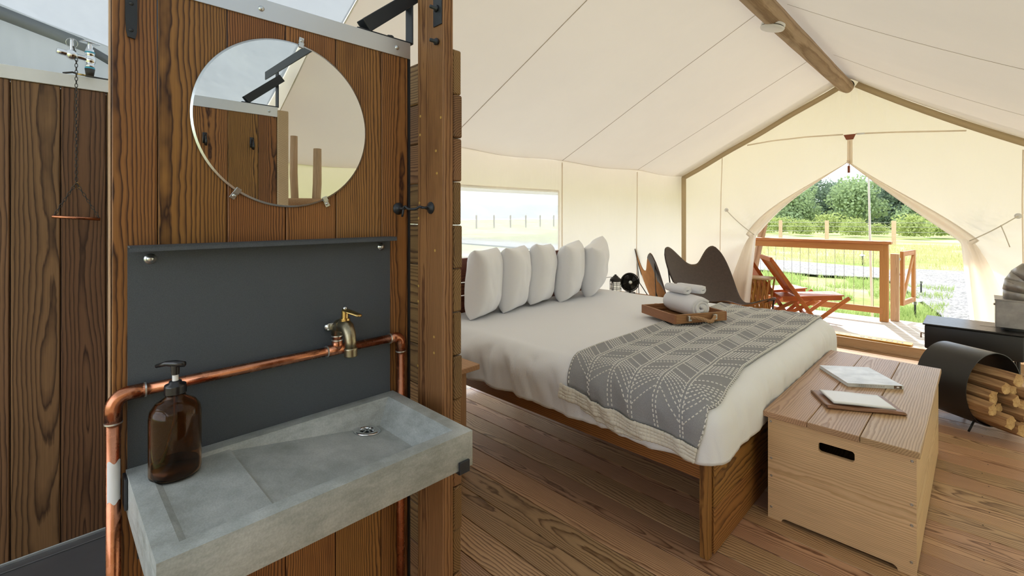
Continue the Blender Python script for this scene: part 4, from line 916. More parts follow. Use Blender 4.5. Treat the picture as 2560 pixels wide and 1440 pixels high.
def stitch_set():
    out = []
    def dash(a, b):
        L_ = math.hypot((b[0] - a[0]) * 1, (b[1] - a[1]) * 1); n = max(1, int(L_ / 0.0165))
        for k in range(n):
            t0, t1 = (k + 0.12) / n, (k + 0.72) / n
            out.append(((a[0] + (b[0] - a[0]) * t0, a[1] + (b[1] - a[1]) * t0), (a[0] + (b[0] - a[0]) * t1, a[1] + (b[1] - a[1]) * t1)))
    nb = 6; bw_ = UW / nb; rep = 0.30
    for b_ in range(nb):
        xa, xb = b_ * bw_ + 0.008, (b_ + 1) * bw_ - 0.008; sg = 1 if b_ % 2 else -1
        for x in (xa, xb):
            dash((x, 0.01), (x, VL - 0.01))
        y = -0.2 + (0.0 if b_ % 2 else 0.0)
        while y < VL:
            for k in range(6): 
                q = y + k * 0.021; a, b = (xa, q + (0.0 if sg > 0 else 0.095)), (xb, q + (0.095 if sg > 0 else 0.0))
                if min(a[1], b[1]) > 0.005 and max(a[1], b[1]) < VL - 0.005: dash(a, b)
            for q in (y + 0.16, y + 0.26):
                a, b = (xa, q + (0.0 if sg > 0 else 0.095)), (xb, q + (0.095 if sg > 0 else 0.0))
                if min(a[1], b[1]) > 0.005 and max(a[1], b[1]) < VL - 0.005: dash(a, b)
            y += rep
    for k in range(110): out.append(((UW - 0.005, 0.02 + k * 0.0208), (UW - 0.0005, 0.026 + k * 0.0208)))
    return out
bm = B()
for a, b in stitch_set():
    if not (0 <= a[0] <= UW and 0 <= b[0] <= UW): continue
    P = bl(a[0] / UW, a[1] / VL); Q = bl(b[0] / UW, b[1] / VL); d = Q - P
    if d.length < 1e-4 or d.length > 0.03: continue
    m_ = ((a[0] + b[0]) / 2 / UW, (a[1] + b[1]) / 2 / VL); e = 0.004
    n = (bl(min(1, m_[0] + e), m_[1]) - bl(max(0, m_[0] - e), m_[1])).cross(bl(m_[0], min(1, m_[1] + e)) - bl(m_[0], max(0, m_[1] - e)))
    if n.length < 1e-9: continue
    n.normalize()
    if n.z < -0.2 : n = -n
    s = d.normalized().cross(n) * 0.0025
    lo_ = [bm.verts.new(q + n * 0.0002) for q in (P - s, Q - s, Q + s, P + s)]; hi_ = [bm.verts.new(q + n * 0.0034) for q in (P.lerp(Q, .12) - s * .5, Q.lerp(P, .12) - s * .5, Q.lerp(P, .12) + s * .5, P.lerp(Q, .12) + s * .5)]
    bm.faces.new(hi_)
    for k in range(4): bm.faces.new((lo_[k], lo_[(k + 1) % 4], hi_[(k + 1) % 4], hi_[k]))
tag(put(bm, 'stitching', 'stitch', blk, None), kind='stuff')
# crochet border on the near hem, and the under layer showing below it
def hem(u, v, w0=0.0, w1=0.052, off=BO, ua=0.0, ub=1.0):
    ya = 1.9; uu = ua + (ub - ua) * u; x = bl_left(ya) + (bl_right(ya) - bl_left(ya)) * uu
    y = YE0 - bl_lim(x) - (w0 + (w1 - w0) * v) * (1 + 0.0 * u)
    x = bl_left(max(y, 1.9)) + (bl_right(max(y, 1.9)) - bl_left(max(y, 1.9))) * uu
    p = cover(x, y, off)
    kn = 0.0022 * abs(math.sin(u * 150 * (ub - ua))) * abs(math.sin(v * PI * 4))
    return p + V(0.2, -1, 0.1) * kn
bm = B(); grid(bm, lambda u, v: hem(u, v, -0.004), 300, 16); o = put(bm, 'crochet_border', 'crochet', blk, 180); thicken(o, 0.012, -1.0)
bm = B(); grid(bm, lambda u, v: hem(u, v, 0.045, 0.085 - 0.02 * abs(2 * u - 1), BO - 0.004, 0.15, 0.62), 150, 12); o = put(bm, 'under_border', 'crochet', blk, 180); thicken(o, 0.008, -1.0)

# tray with towels
TC = V(-1.474, 3.165, ZT + 0.043); TA = math.radians(-28); R3 = Matrix.Rotation(TA, 3, 'Z'); tx, ty2 = R3 @ X_, R3 @ Y_
tr = thing('wooden_tray', 'wooden serving tray with rope handles lying on the bed', 'tray', TC)
TL, TW, TH = 0.385, 0.40, 0.060
plank(tr, 'tray_floor', TC + Z_ * 0.005, tx, ty2, TL - 0.02, TW - 0.02, 0.009, 'tray_wood')
for s in (-1, 1):
    plank(tr, 'tray_side', TC + ty2 * s * (TW / 2) + Z_ * TH / 2, tx, Z_, TL, TH, 0.014, 'tray_wood', 0.002)
    plank(tr, 'tray_end', TC + tx * s * (TL / 2 - 0.007) + Z_ * TH / 2, ty2, Z_, TW - 0.014, TH, 0.014, 'tray_wood', 0.002)
    e = TC + tx * s * (TL / 2 + 0.004) + Z_ * 0.03
    hb = bm = B(); pts = []
    for k in range(25):
        t = k / 24; pts.append(e + ty2 * (0.20 * (t - 0.5)) + tx * s * (0.008 + 0.045 * math.sin(PI * t)) + Z_ * (0.012 * math.sin(2 * PI * t) - 0.018 * math.sin(PI * t) + 0.01))
    for q in range(3):
        tube(bm, [p + (Z_ * math.cos(i * 0.9 + q * 2.1) + tx * math.sin(i * 0.9 + q * 2.1)) * 0.006 for i, p in enumerate(pts)], 0.0075, 8)
    ro = put(bm, 'rope_handle', 'rope', tr, 60)
    for q in (-0.10, 0.10):
        bm = B(); c = e + ty2 * q; obox(bm, c + tx * s * 0.007 + Z_ * 0.004, (0.02, 0.024, 0.034), R3, 0.002); put(bm, 'rope_clip', 'zinc', tr)
        bm = B(); cyl(bm, c + tx * s * 0.017 + Z_ * 0.004, c + tx * s * 0.019 + Z_ * 0.004, 0.004, 8); put(bm, 'rivet', 'dark_print', tr)
def towel_roll(name, c, ax, L_, Rr, turns, squash, lab, grp):
    ax = Vector(ax).normalized(); sd = ax.cross(Z_).normalized(); n = int(turns * 26); bm = B()
    def f(u, v):
        a = -2 * PI * turns * (1 - u) + 2.4; r = 0.012 + (Rr - 0.012) * u
        l = (v - 0.5) * L_ * (1 + 0.03 * math.sin(u * 14)); e = 1 - 0.12 * max(0, abs(2 * v - 1) - 0.75) / 0.25
        r *= e * (1 + 0.04 * fn(a, v * 3, Rr * 50))
        return V(*c) + ax * l + sd * (r * math.cos(a)) + Z_ * (r * math.sin(a) * squash)
    grid(bm, f, n, 16); o = put(bm, name, 'towel', None, 180); thicken(o, Rr / turns * 0.82, 0); return tag(o, lab, 'towel', grp)
towel_roll('bath_towel', TC + Z_ * 0.082 + tx * -0.005 + ty2 * 0.03, tx * 0.96 + ty2 * 0.0, 0.33, 0.078, 3.2, 0.88, 'large white bath towel rolled up in the wooden tray', 'white towels in the tray')
towel_roll('face_towel', TC + Z_ * 0.187 + tx * -0.03 + ty2 * 0.089, tx + ty2 * 0.35, 0.20, 0.034, 2.4, 0.8, 'small white face towel rolled on top of the bath towel, behind its twin', 'white towels in the tray')
towel_roll('face_towel', TC + Z_ * 0.186 + tx * -0.055 + ty2 * 0.0, tx + ty2 * 0.1, 0.20, 0.034, 2.4, 0.8, 'small white face towel rolled on top of the bath towel, at its open front', 'white towels in the tray')

# ------------------------------------------------------------------ nightstands
ns = thing('nightstand', 'pale plywood nightstand between the plank partition and the bed', 'nightstand', (-2.25, 1.42, 0))
plank(ns, 'top', (-2.235, 1.42, 0.565), X_, Y_, 0.57, 0.56, 0.03, 'stand_ply', 0.003)
for x in (-2.48, -2.03): plank(ns, 'side_panel', (x, 1.42, 0.275), Z_, Y_, 0.55, 0.48, 0.025, 'stand_ply', 0.002)
plank(ns, 'shelf', (-2.255, 1.42, 0.25), X_, Y_, 0.42, 0.46, 0.02, 'stand_ply', 0.002)
nf = thing('nightstand', 'pale plywood nightstand under the lantern on the far side of the bed', 'nightstand', (-2.6, 4.265, 0))
plank(nf, 'top', (-2.6, 4.252, 0.565), X_, Y_, 0.45, 0.32, 0.03, 'stand_ply', 0.003)
for x in (-2.8, -2.41): plank(nf, 'side_panel', (x, 4.252, 0.275), Z_, Y_, 0.55, 0.28, 0.025, 'stand_ply', 0.002)
plank(nf, 'shelf', (-2.605, 4.265, 0.25), X_, Y_, 0.36, 0.28, 0.02, 'stand_ply', 0.002)
# lantern
lc = V(-2.64, 4.14, 0.581)
la = thing('lantern', 'black wire cage camping lantern with a clear glass on the far nightstand', 'lantern', lc)
bm = B(); lathe(bm, [(0, 0), (0.06, 0), (0.062, 0.01), (0.055, 0.03), (0.045, 0.035), (0, 0.035)], lc, 28); put(bm, 'base', 'lantern_black', la, 40)
bm = B(); lathe(bm, [(0.043, 0.035), (0.047, 0.07), (0.047, 0.11), (0.04, 0.145)], lc, 28); put(bm, 'glass', 'lamp_glass', la, 60)
bm = B(); lathe(bm, [(0.056, 0.142), (0.058, 0.15), (0.056, 0.165), (0.045, 0.176), (0.028, 0.188), (0.026, 0.196), (0.012, 0.202), (0.012, 0.21), (0, 0.214)], lc, 28); put(bm, 'cap', 'lantern_black', la, 35)
bm = B()
for k in range(8):
    a = 2 * PI * k / 8; tube(bm, [lc + V(0.058 * math.cos(a), 0.058 * math.sin(a), z) for z in (0.03, 0.09, 0.15)], 0.0022, 6)
for z in (0.068, 0.112): tube(bm, [lc + V(0.058 * math.cos(2 * PI * q / 28), 0.058 * math.sin(2 * PI * q / 28), z) for q in range(28)], 0.0022, 6, True)
put(bm, 'wire_cage', 'lantern_black', la, 60)
bm = B(); tube(bm, [lc + V(-0.03 - 0.062 * math.cos(t), -0.03 - 0.05 * math.cos(t), 0.155 + 0.03 * math.sin(t)) for t in [PI * q / 12 for q in range(13)]], 0.0025, 6); put(bm, 'bail_handle', 'lantern_black', la, 60)
# fan
fc = V(-2.585, 4.325, 0.70); fnrm = V(0.72, -0.69, 0.05).normalized(); FR = frame(fnrm, Z_).to_3x3()
fa = thing('desk_fan', 'small round black desk fan beside the lantern', 'fan', (-2.59, 4.33, 0.581))
bm = B(); tube(bm, [fc + FR @ V(0.094 * math.cos(t), 0.094 * math.sin(t), 0.0) for t in [2 * PI * q / 36 for q in range(36)]], 0.006, 8, True); tube(bm, [fc + FR @ V(0.07 * math.cos(t), 0.07 * math.sin(t), 0.016) for t in [2 * PI * q / 36 for q in range(36)]], 0.002, 6, True); put(bm, 'rim', 'lantern_black', fa, 60)
bm = B()
for q in range(36):
    t = 2 * PI * q / 36; t2 = t + 0.35; tube(bm, [fc + FR @ V(0.018 * math.cos(t), 0.018 * math.sin(t), 0.026), fc + FR @ V(0.06 * math.cos(t + .15), 0.06 * math.sin(t + .15), 0.02), fc + FR @ V(0.094 * math.cos(t2), 0.094 * math.sin(t2), 0.002)], 0.0013, 5)
put(bm, 'grille', 'lantern_black', fa, 60)
bm = B(); lathe(bm, [(0.02, 0.02), (0.02, 0.03), (0.012, 0.034), (0, 0.034)], fc, 20, frame(fnrm, Z_)); put(bm, 'badge', 'zinc', fa, 40)
for q in range(4):
    bm = B(); t0 = q * PI / 2; grid(bm, lambda u, v: fc + FR @ V((0.02 + 0.062 * u) * math.cos(t0 + (0.2 + 0.9 * v) * (0.6 + 0.4 * u)), (0.02 + 0.062 * u) * math.sin(t0 + (0.2 + 0.9 * v) * (0.6 + 0.4 * u)), 0.004 - 0.014 * v), 6, 6); thicken(put(bm, 'blade', 'black_plastic', fa, 180), 0.0015)
bm = B(); lathe(bm, [(0.088, -0.004), (0.075, -0.03), (0.04, -0.05), (0, -0.052)], fc, 24, frame(fnrm, Z_)); put(bm, 'rear_shell', 'lantern_black', fa, 60)
bm = B(); cyl(bm, (-2.59, 4.335, 0.581), (-2.59, 4.335, 0.596), 0.055, 24); tube(bm, [V(-2.595, 4.345, 0.595), V(-2.61, 4.36, 0.64), V(-2.61, 4.36, 0.69)], 0.01, 10); put(bm, 'stand', 'lantern_black', fa, 50)

# ------------------------------------------------------------------ butterfly chairs
def butterfly(label, loc, rz, sy=1.0):
    t = thing('butterfly_chair', label, 'chair', (0, 0, 0), 'leather butterfly chairs by the front corner')
    def sl(u, v):
        a, b = 2 * u - 1, 2 * v - 1                       # b = +1 back, -1 front
        xd, yd = a * math.sqrt(1 - b * b / 2), b * math.sqrt(1 - a * a / 2); r2 = xd * xd + yd * yd
        s2 = abs(2 * xd * yd) / r2 if r2 > 1e-9 else 0
        R_ = 0.78 + 0.36 * s2 ** 2.6; X0, Y0 = R_ * xd / 0.806, R_ * yd / 0.806
        z = 0.30 + (0.66 if Y0 > 0 else 0.20) * abs(Y0) ** 1.6 * (0.78 + 0.22 * X0 * X0) + 0.08 * X0 * X0 * max(0, 1 - Y0 * Y0)
        return V(0.39 * X0, 0.42 * Y0 + 0.05 * max(0, Y0), z)
    def rounded(u, v):
        return sl(u, v)
    bm = B(); grid(bm, rounded, 34, 34); o = put(bm, 'sling', ['leather', 'tan_suede'], t, 180)
    m = thicken(o, 0.006, -1).modifiers[0]; m.material_offset = 1; m.material_offset_rim = 0
    for i, j in ((0, 1), (1, 1), (0, 0), (1, 0)):                      # leather pockets under the four tips
        def pk(u, v):
            d = 0.13
            uu = u * d * 1.3 if i == 0 else 1 - u * d * 1.3; vv = v * d * 1.5 if j == 0 else 1 - v * d * 1.5
            p = rounded(uu, vv); n = (rounded(min(1, uu + .01), vv) - rounded(max(0, uu - .01), vv)).cross(rounded(uu, min(1, vv + .01)) - rounded(uu, max(0, vv - .01))).normalized()
            return p - n * 0.014
        bm = B(); grid(bm, pk, 8, 8); o = put(bm, 'pocket', 'leather', t, 180); thicken(o, 0.003)
    bm = B(); 
    edge = [rounded(u, 1) for u in [k / 40 for k in range(41)]]
    for k in range(1, 40):
        if k % 1 == 0: ball(bm, edge[k] + V(0, -0.008, -0.012), 0.0032, seg=6)
    tag(put(bm, 'edge_studs', 'brass', t, 60), kind='stuff')
    bm = B()
    TB = [sl(0.06, 0.94), sl(0.94, 0.94)]; TF = [sl(0.06, 0.06), sl(0.94, 0.06)]
    for q_ in TB + TF: q_.z -= 0.02
    for s in (0, 1):                                                   # bent rod loops, crossing under the sling
        sg = -1 if s == 0 else 1
        tube(bm, [TB[s], V(sg * 0.33, 0.40, 0.6), V(sg * 0.02, 0.0, 0.22), V(-sg * 0.30, -0.36, 0.03), V(-sg * 0.31, -0.375, 0.012), V(-sg * 0.32, -0.37, 0.03), TF[1 - s]], 0.008, 8)
        tube(bm, [TB[s], V(sg * 0.345, 0.38, 0.3), V(sg * 0.34, 0.33, 0.012), V(sg * 0.30, 0.30, 0.02), V(0, 0.0, 0.24), V(-sg * 0.28, -0.32, 0.45), TF[1 - s]], 0.008, 8)
    put(bm, 'rod_frame', 'lantern_black', t, 60)
    t.location = loc; t.rotation_euler = (0, 0, rz); t.scale = (1, sy, 1); return t
butterfly('dark leather butterfly chair facing the room by the front corner webbing', (-2.13, 5.50, 0), math.radians(61))
butterfly('dark leather butterfly chair turned away behind the desk fan, tan underside showing', (-2.465, 4.868, 0), math.radians(134), 0.5)

# ------------------------------------------------------------------ storage chest at the bed foot
cx0, cx1, cy0, cy1 = -0.697, -0.173, 2.38, 3.72
ch = thing('storage_chest', 'pale plywood storage chest with a plank lid at the foot of the bed', 'chest', (-0.43, 3.05, 0))
out = [(cx0, 0.0), (cx0 + 0.055, 0.0), (cx0 + 0.06, 0.012), (cx0 + 0.072, 0.018), (cx1 - 0.072, 0.018), (cx1 - 0.06, 0.012), (cx1 - 0.055, 0.0), (cx1, 0.0), (cx1, 0.466), (cx0, 0.466)]
hole = rrect(-0.497, -0.368, 0.372, 0.415, 0.012)
mid = V((cx0 + cx1) / 2, cy0, 0.23)
def front_panel(y, name, lab=None):
    bm = B(); prism(bm, [V(x - mid.x, z - mid.z, 0) for x, z in out], (0, 0, 0.018), ([V(x - mid.x, z - mid.z, 0) for x, z in hole],))
    m4 = Matrix((X_, Z_, X_.cross(Z_))).transposed().to_4x4(); m4.translation = V(mid.x, y + 0.018, mid.z); return put(bm, name, 'ply', ch, 20, m4)
fpn = front_panel(cy0, 'front_panel'); front_panel(cy1 - 0.018, 'back_panel')
for x in (cx0 + 0.009, cx1 - 0.009): plank(ch, 'side_panel', (x, (cy0 + cy1) / 2, 0.238), Y_, Z_, cy1 - cy0 - 0.04, 0.456, 0.018, 'ply')
plank(ch, 'bottom', (mid.x, (cy0 + cy1) / 2, 0.04), Y_, X_, cy1 - cy0 - 0.04, cx1 - cx0 - 0.04, 0.012, 'ply')
for x, z in ((-0.685, 0.446), (-0.683, 0.277), (-0.683, 0.196), (-0.683, 0.052), (-0.186, 0.446), (-0.187, 0.277), (-0.187, 0.196), (-0.188, 0.053)):
    bm = B(); lathe(bm, [(0.0052, 0), (0.0052, 0.001), (0.0035, 0.0016), (0.0018, 0.0004), (0, 0.0004)], (x, cy0, z), 14, frame(-Y_)); put(bm, 'screw', 'screw', ch)
lid = bpy.data.objects.new('lid', None); COL.objects.link(lid); lid.location = (mid.x, 3.05, 0.467); setp(lid, ch); lid.location = (mid.x, 3.05, 0.467)
lid.matrix_parent_inverse = world(ch).inverted()
xb = [-0.714, -0.537, -0.349, -0.160]
for a, b in zip(xb, xb[1:]): plank(lid, 'lid_plank', ((a + b) / 2, 3.055, 0.480), Y_, X_, 1.385, b - a - 0.0015, 0.026, 'lid_wood', 0.0025)

# book: white cover, spine towards the room
ZL = 0.4935
def quad_frame(c, along):
    al = Vector(along).normalized(); m = Matrix((al, Z_.cross(al), Z_)).transposed().to_4x4(); m.translation = Vector(c); return m
bk_c = V(-0.478, 3.205, ZL); bk_m = quad_frame(bk_c, V(0.215, 0.158, 0)); BL, BW, BT = 0.265, 0.30, 0.019
bo_ = thing('book', 'pale hardback book with a printed spine lying on the chest lid', 'book', bk_c)
bm = B(); box(bm, (-BL / 2 + 0.004, -BW / 2 + 0.006, 0.002), (BL / 2 - 0.004, BW / 2 - 0.003, BT - 0.002)); put(bm, 'pages', 'paper', bo_, None, bk_m)
bm = B(); box(bm, (-BL / 2, -BW / 2, BT - 0.0022), (BL / 2, BW / 2, BT), 0.0004); put(bm, 'front_cover', 'book', bo_, None, bk_m)
bm = B(); box(bm, (-BL / 2, -BW / 2, 0), (BL / 2, BW / 2, 0.0022), 0.0004); put(bm, 'back_cover', 'book', bo_, None, bk_m)
bm = B(); box(bm, (-BL / 2, -BW / 2 - 0.0018, 0), (BL / 2, -BW / 2 + 0.0008, BT), 0.0004); sp2 = put(bm, 'spine', 'book', bo_, None, bk_m)
text('spine_title', 'Y E L L O W S T O N E', 0.0125, 'grey_print', bk_m @ Matrix.Translation((-0.018, -BW / 2 - 0.0019, BT / 2)) @ Matrix.Rotation(PI / 2, 4, 'X'), sp2, 0.0003)
bm = B(); box(bm, (BL / 2 - 0.045, -BW / 2 - 0.0023, 0.002), (BL / 2 - 0.008, -BW / 2 - 0.0015, BT - 0.002)); put(bm, 'spine_mark', 'bark', sp2, None, bk_m)
bm = B(); box(bm, (BL / 2 - 0.032, -BW / 2 - 0.0026, 0.006), (BL / 2 - 0.020, -BW / 2 - 0.0018, BT - 0.006)); put(bm, 'spine_logo', 'paper', sp2, None, bk_m)
# leather folder with a leaflet on it
fo_c = V(-0.425, 2.768, ZL); fm = quad_frame(fo_c, V(0.267, 0.155, 0)); FL, FW = 0.315, 0.215
fo = thing('leather_folder', 'brown leather folder with a wavy edge lying on the chest lid', 'folder', fo_c)
def fold_pt(u, v, h): return V(-FL / 2 + FL * u, -FW / 2 + FW * v, h + (0.004 * math.sin(u * 9 + 1) + 0.003) * max(0, 1 - v * 5) )
for nm, h in (('lower_cover', 0.0018), ('upper_cover', 0.0085)):
    bm = B(); grid(bm, lambda u, v: fold_pt(u, v, h if nm == 'upper_cover' else h) if nm == 'upper_cover' else V(-FL / 2 + FL * u, -FW / 2 + FW * v, h), 30, 14); thicken(put(bm, nm, 'folder_leather', fo, 180, fm), 0.003)
bm = B(); grid(bm, lambda u, v: V(-FL / 2 + FL * u, -FW / 2 - 0.006 * math.sin(PI * v), 0.0018 + (fold_pt(u, 0, 0.0085).z - 0.0018) * v), 30, 6); thicken(put(bm, 'fold_edge', 'folder_leather', fo, 180, fm), 0.002)
le_m = quad_frame(V(-0.424, 2.775, ZL + 0.0125), V(0.213, 0.131, 0))
le = thing('leaflet', 'glossy white leaflet resting on the brown leather folder', 'leaflet', le_m.translation)
def leaf(u, v): return V(-0.127 + 0.254 * u, -0.085 + 0.17 * v, 0.0045 + 0.010 * (1 - u) ** 3 * 0.4 + 0.002 * math.sin(u * 5))
for nm, mt, dz in (('cover', 'paper', 0.001), ('inner_pages', 'book', -0.0022)):
    bm = B(); grid(bm, lambda u, v: leaf(u, v) + V(0, 0, dz), 24, 8); thicken(put(bm, nm, mt, le, 180, le_m), 0.0018)

# ------------------------------------------------------------------ stove
sv0, sv1, yf, yb_ = -0.325, 0.235, 5.15, 5.58
so = thing('wood_stove', 'matte black box wood stove on thin legs near the tent door', 'stove', (-0.04, 5.36, 0))
bm = B(); box(bm, (sv0, yf, 0.30), (sv1, yb_, 0.495), 0.012, seg=3); put(bm, 'firebox', 'black_stove', so, 40)
bm = B(); box(bm, (sv0 - 0.012, yf - 0.012, 0.495), (sv1 + 0.012, yb_ + 0.012, 0.507), 0.003); put(bm, 'top_plate', 'black_stove', so, 30)
for x in (sv0 + 0.03, sv1 - 0.03):
    for y in (yf + 0.03, yb_ - 0.03):
        bm = B(); cyl(bm, (x, y, 0.001), (x, y, 0.302), 0.011, 14); cyl(bm, (x, y, 0.001), (x, y, 0.006), 0.018, 14); put(bm, 'leg', 'black_stove', so, 40)
bm = B(); box(bm, (sv0 - 0.006, yf + 0.10, 0.33), (sv0, yb_ - 0.10, 0.47), 0.002); do = put(bm, 'stove_door', 'black_stove', so)
bm = B(); tube(bm, [V(sv0 - 0.008, yf + 0.13, 0.40), V(sv0 - 0.03, yf + 0.13, 0.40), V(sv0 - 0.03, yf + 0.13, 0.36)], 0.005, 8); put(bm, 'door_handle', 'rope', do, 60)
bm = B(); cyl(bm, (0.0, 5.36, 0.507), (0.19, 5.36, 0.508), 0.001, 6); lathe(bm, [(0.085, 0.508), (0.085, 0.53)], (0.20, 5.36, 0), 28); put(bm, 'flue_collar', 'black_stove', so, 40)
bm = B(); box(bm, (0.085, 5.25, 0.528), (0.345, 5.50, 0.742), 0.004); box(bm, (0.08, 5.245, 0.735), (0.35, 5.505, 0.747), 0.002); put(bm, 'flue_box', 'galv', so, 30)
bm = B(); cyl(bm, (0.075, 5.3, 0.70), (0.086, 5.3, 0.70), 0.008, 8); put(bm, 'box_latch', 'screw', so)
prev = None
pts = []
for k in range(6):
    a = math.radians(18 * k); pts.append(V(0.215 + 0.16 - 0.16 * math.cos(a) , 5.37, 0.82 + 0.16 * math.sin(a)))
allp = [V(0.215, 5.37, 0.745), V(0.215, 5.37, 0.82)] + pts[1:] + [V(0.60, 5.37, 0.98)]
for i, (p, q) in enumerate(zip(allp, allp[1:])):
    bm = B(); d = (q - p).normalized(); tube(bm, [p - d * 0.018, q + d * 0.018], 0.088 + (0.0015 if i % 2 else 0), 28); put(bm, 'flue_segment', 'galv', so, 40)

# ------------------------------------------------------------------ firewood ring
ax = V(0.84, -0.545, 0).normalized(); RC = V(0.065, 4.335, 0.272); RR, RL = 0.238, 0.30; sdv = Z_.cross(ax).normalized()
wr_ = thing('firewood_ring', 'round black steel firewood holder standing beside the stove', 'firewood holder', (RC.x, RC.y, 0))
def ringp(a, l, r): return RC + sdv * (r * math.cos(a)) + Z_ * (r * math.sin(a)) - ax * l
bm = B(); n = 80; rows = []
for r, l in ((RR, 0), (RR, RL), (RR - 0.005, RL), (RR - 0.005, 0)): rows.append([bm.verts.new(ringp(2 * PI * k / n, l, r)) for k in range(n)])
for A, C in ((rows[0], rows[1]), (rows[1], rows[2]), (rows[2], rows[3]), (rows[3], rows[0])):
    for k in range(n): bm.faces.new((A[k], A[(k + 1) % n], C[(k + 1) % n], C[k]))
bmesh.ops.recalc_face_normals(bm, faces=bm.faces); put(bm, 'band', 'black_stove', wr_, 40)
for l in (0.03, RL - 0.03):
    for s in (-1, 1):
        bm = B(); p = ringp(-PI / 2 + s * 0.55, l, RR); tube(bm, [p, V(p.x + sdv.x * s * 0.045, p.y + sdv.y * s * 0.045, 0.007)], 0.006, 8); put(bm, 'foot', 'black_stove', wr_, 50)
rnd = random.Random(5)
def split_log(c2, r, ang0, nside, L_, fwd, lab, squ=1.0):
    """split log lying in the ring: c2 = (sideways, up) from the ring centre"""
    bm = B(); pts = []
    for k in range(nside):
        a = ang0 + 2 * PI * k / nside; rr_ = r * (0.8 + 0.26 * rnd.random()); pts.append((rr_ * math.cos(a), rr_ * math.sin(a) * squ))
    fine_ = []
    for k in range(nside):
        (x0_, y0__), (x1_, y1__) = pts[k], pts[(k + 1) % nside]
        for t in (0, 0.33, 0.66): fine_.append((x0_ + (x1_ - x0_) * t, y0__ + (y1__ - y0__) * t))
    m = len(fine_); rings = []
    for i in range(7):
        l = -L_ / 2 + L_ * i / 6
        rings.append([bm.verts.new((l + (0.012 * fn(x * 40, y * 40, i) if i in (0, 6) else 0), x * (1 + 0.06 * fn(x * 30, l * 9, c2[0] * 50)) + 0.003 * fn(l * 20, x * 60, 3), y + 0.004 * fn(l * 20, y * 60, 7))) for x, y in fine_])
    for A, C in zip(rings, rings[1:]):
        for k in range(m): bm.faces.new((A[k], A[(k + 1) % m], C[(k + 1) % m], C[k])).material_index = 1
    for rg, cxx in ((rings[0], -L_ / 2), (rings[-1], L_ / 2)):
        cv = bm.verts.new((cxx + 0.004, 0, 0))
        for k in range(m): bm.faces.new((rg[k], rg[(k + 1) % m], cv)).material_index = 0
    bmesh.ops.recalc_face_normals(bm, faces=bm.faces)
    a2 = (ax + sdv * 0.04 * (rnd.random() - 0.5)).normalized(); yv = Z_.cross(a2).normalized(); m4 = Matrix((a2, yv, a2.cross(yv))).transposed().to_4x4()
    m4.translation = RC + sdv * c2[0] + Z_ * c2[1] - ax * (RL / 2) + ax * fwd
    o = put(bm, 'firewood_log', ['log_end', 'log_side'], None, 25, m4); return tag(o, lab, 'log', 'split logs in the firewood ring')
LG = [((-0.150, -0.125), 0.050, 0.3, 5, 'log low against the room side of the ring'), ((-0.065, -0.172), 0.054, 1.1, 4, 'log with a broad pale end low in the ring'),
      ((0.040, -0.178), 0.050, 0.1, 5, 'log at the very bottom of the ring pile'), ((0.135, -0.135), 0.050, 0.7, 4, 'wedge log low on the stove side of the ring'),
      ((-0.175, -0.032), 0.044, 0.2, 4, 'narrow wedge log tight against the room side of the ring'), ((-0.095, -0.075), 0.042, 0.9, 5, 'dark edged log in the second row of the ring'),
      ((-0.012, -0.085), 0.048, 0.4, 4, 'square split log in the heart of the ring pile'), ((0.078, -0.068), 0.048, 0.2, 5, 'log with a ragged end in the second row, stove side'),
      ((0.172, -0.045), 0.046, 1.0, 5, 'log against the stove side of the ring'), ((-0.128, 0.022), 0.050, 0.8, 5, 'log with a bark edge in the third row, room side'),
      ((-0.040, 0.010), 0.044, 0.2, 4, 'small log wedged in the third row of the ring'), ((0.050, 0.028), 0.052, 0.6, 5, 'fat split log in the third row, stove side'),
      ((-0.085, 0.104), 0.050, 0.4, 4, 'long log on top of the pile, room side'), ((0.015, 0.115), 0.052, 1.0, 5, 'long log crowning the pile in the ring'), ((0.135, 0.065), 0.045, 0.3, 5, 'log on top of the pile, stove side')]
LP = [(-0.131, -0.1341), (-0.0502, -0.177), (0.0412, -0.1829), (0.1201, -0.144), (-0.1805, -0.0678), (-0.0706, -0.0803), (0.0047, -0.1048), (0.0805, -0.0674), (0.174, -0.0789), (-0.1174, -0.0142), (-0.017, -0.0268), (0.0552, 0.017), (-0.0543, 0.0471), (0.0178, 0.1005), (0.1369, -0.0079)]   # packed so that the logs touch and lie inside the ring
for i, (c2, r, a0, ns_, lab) in enumerate(LG):
    c2 = LP[i]
    split_log(c2, r * 0.92, a0, ns_ + 1, 0.36 + 0.04 * rnd.random(), 0.02 + 0.07 * rnd.random() + (0.05 if c2[1] < -0.1 else 0), 'split fire' + lab)

# ------------------------------------------------------------------ threshold and sign
th = thing('threshold_beam', 'pale pine threshold beam between the tent floor and the deck', 'threshold', (-1.0, 6.05, 0))
plank(th, 'beam', (-1.0, 6.055, 0.051), X_, Z_, 3.6, 0.076, 0.036, 'pine', 0.003)
plank(th, 'top_board', (-1.0, 6.083, 0.0925), X_, Y_, 3.6, 0.10, 0.014, 'pine', 0.003)
bm = B(); box(bm, (-2.8, 6.028, 0.001), (0.8, 6.037, 0.02), 0.001); put(bm, 'quarter_strip', 'pine', th)
sg = thing('wooden_sign', 'yellow wooden plank sign with burnt lettering lying on the threshold', 'sign', (-0.97, 6.12, 0.10))
bm = B(); pl_ = [(x, y) for x, y in rrect(-0.5, 0.5, -0.062, 0.062, 0.02, 4)]
prism(bm, [V(x, y, 0) for x, y in pl_], (0, 0, 0.016)); sm = Matrix.Translation((-0.975, 6.128, 0.0998)) @ Matrix.Rotation(-0.02, 4, 'Z'); put(bm, 'sign_board', 'sign_wood', sg, 25, sm)
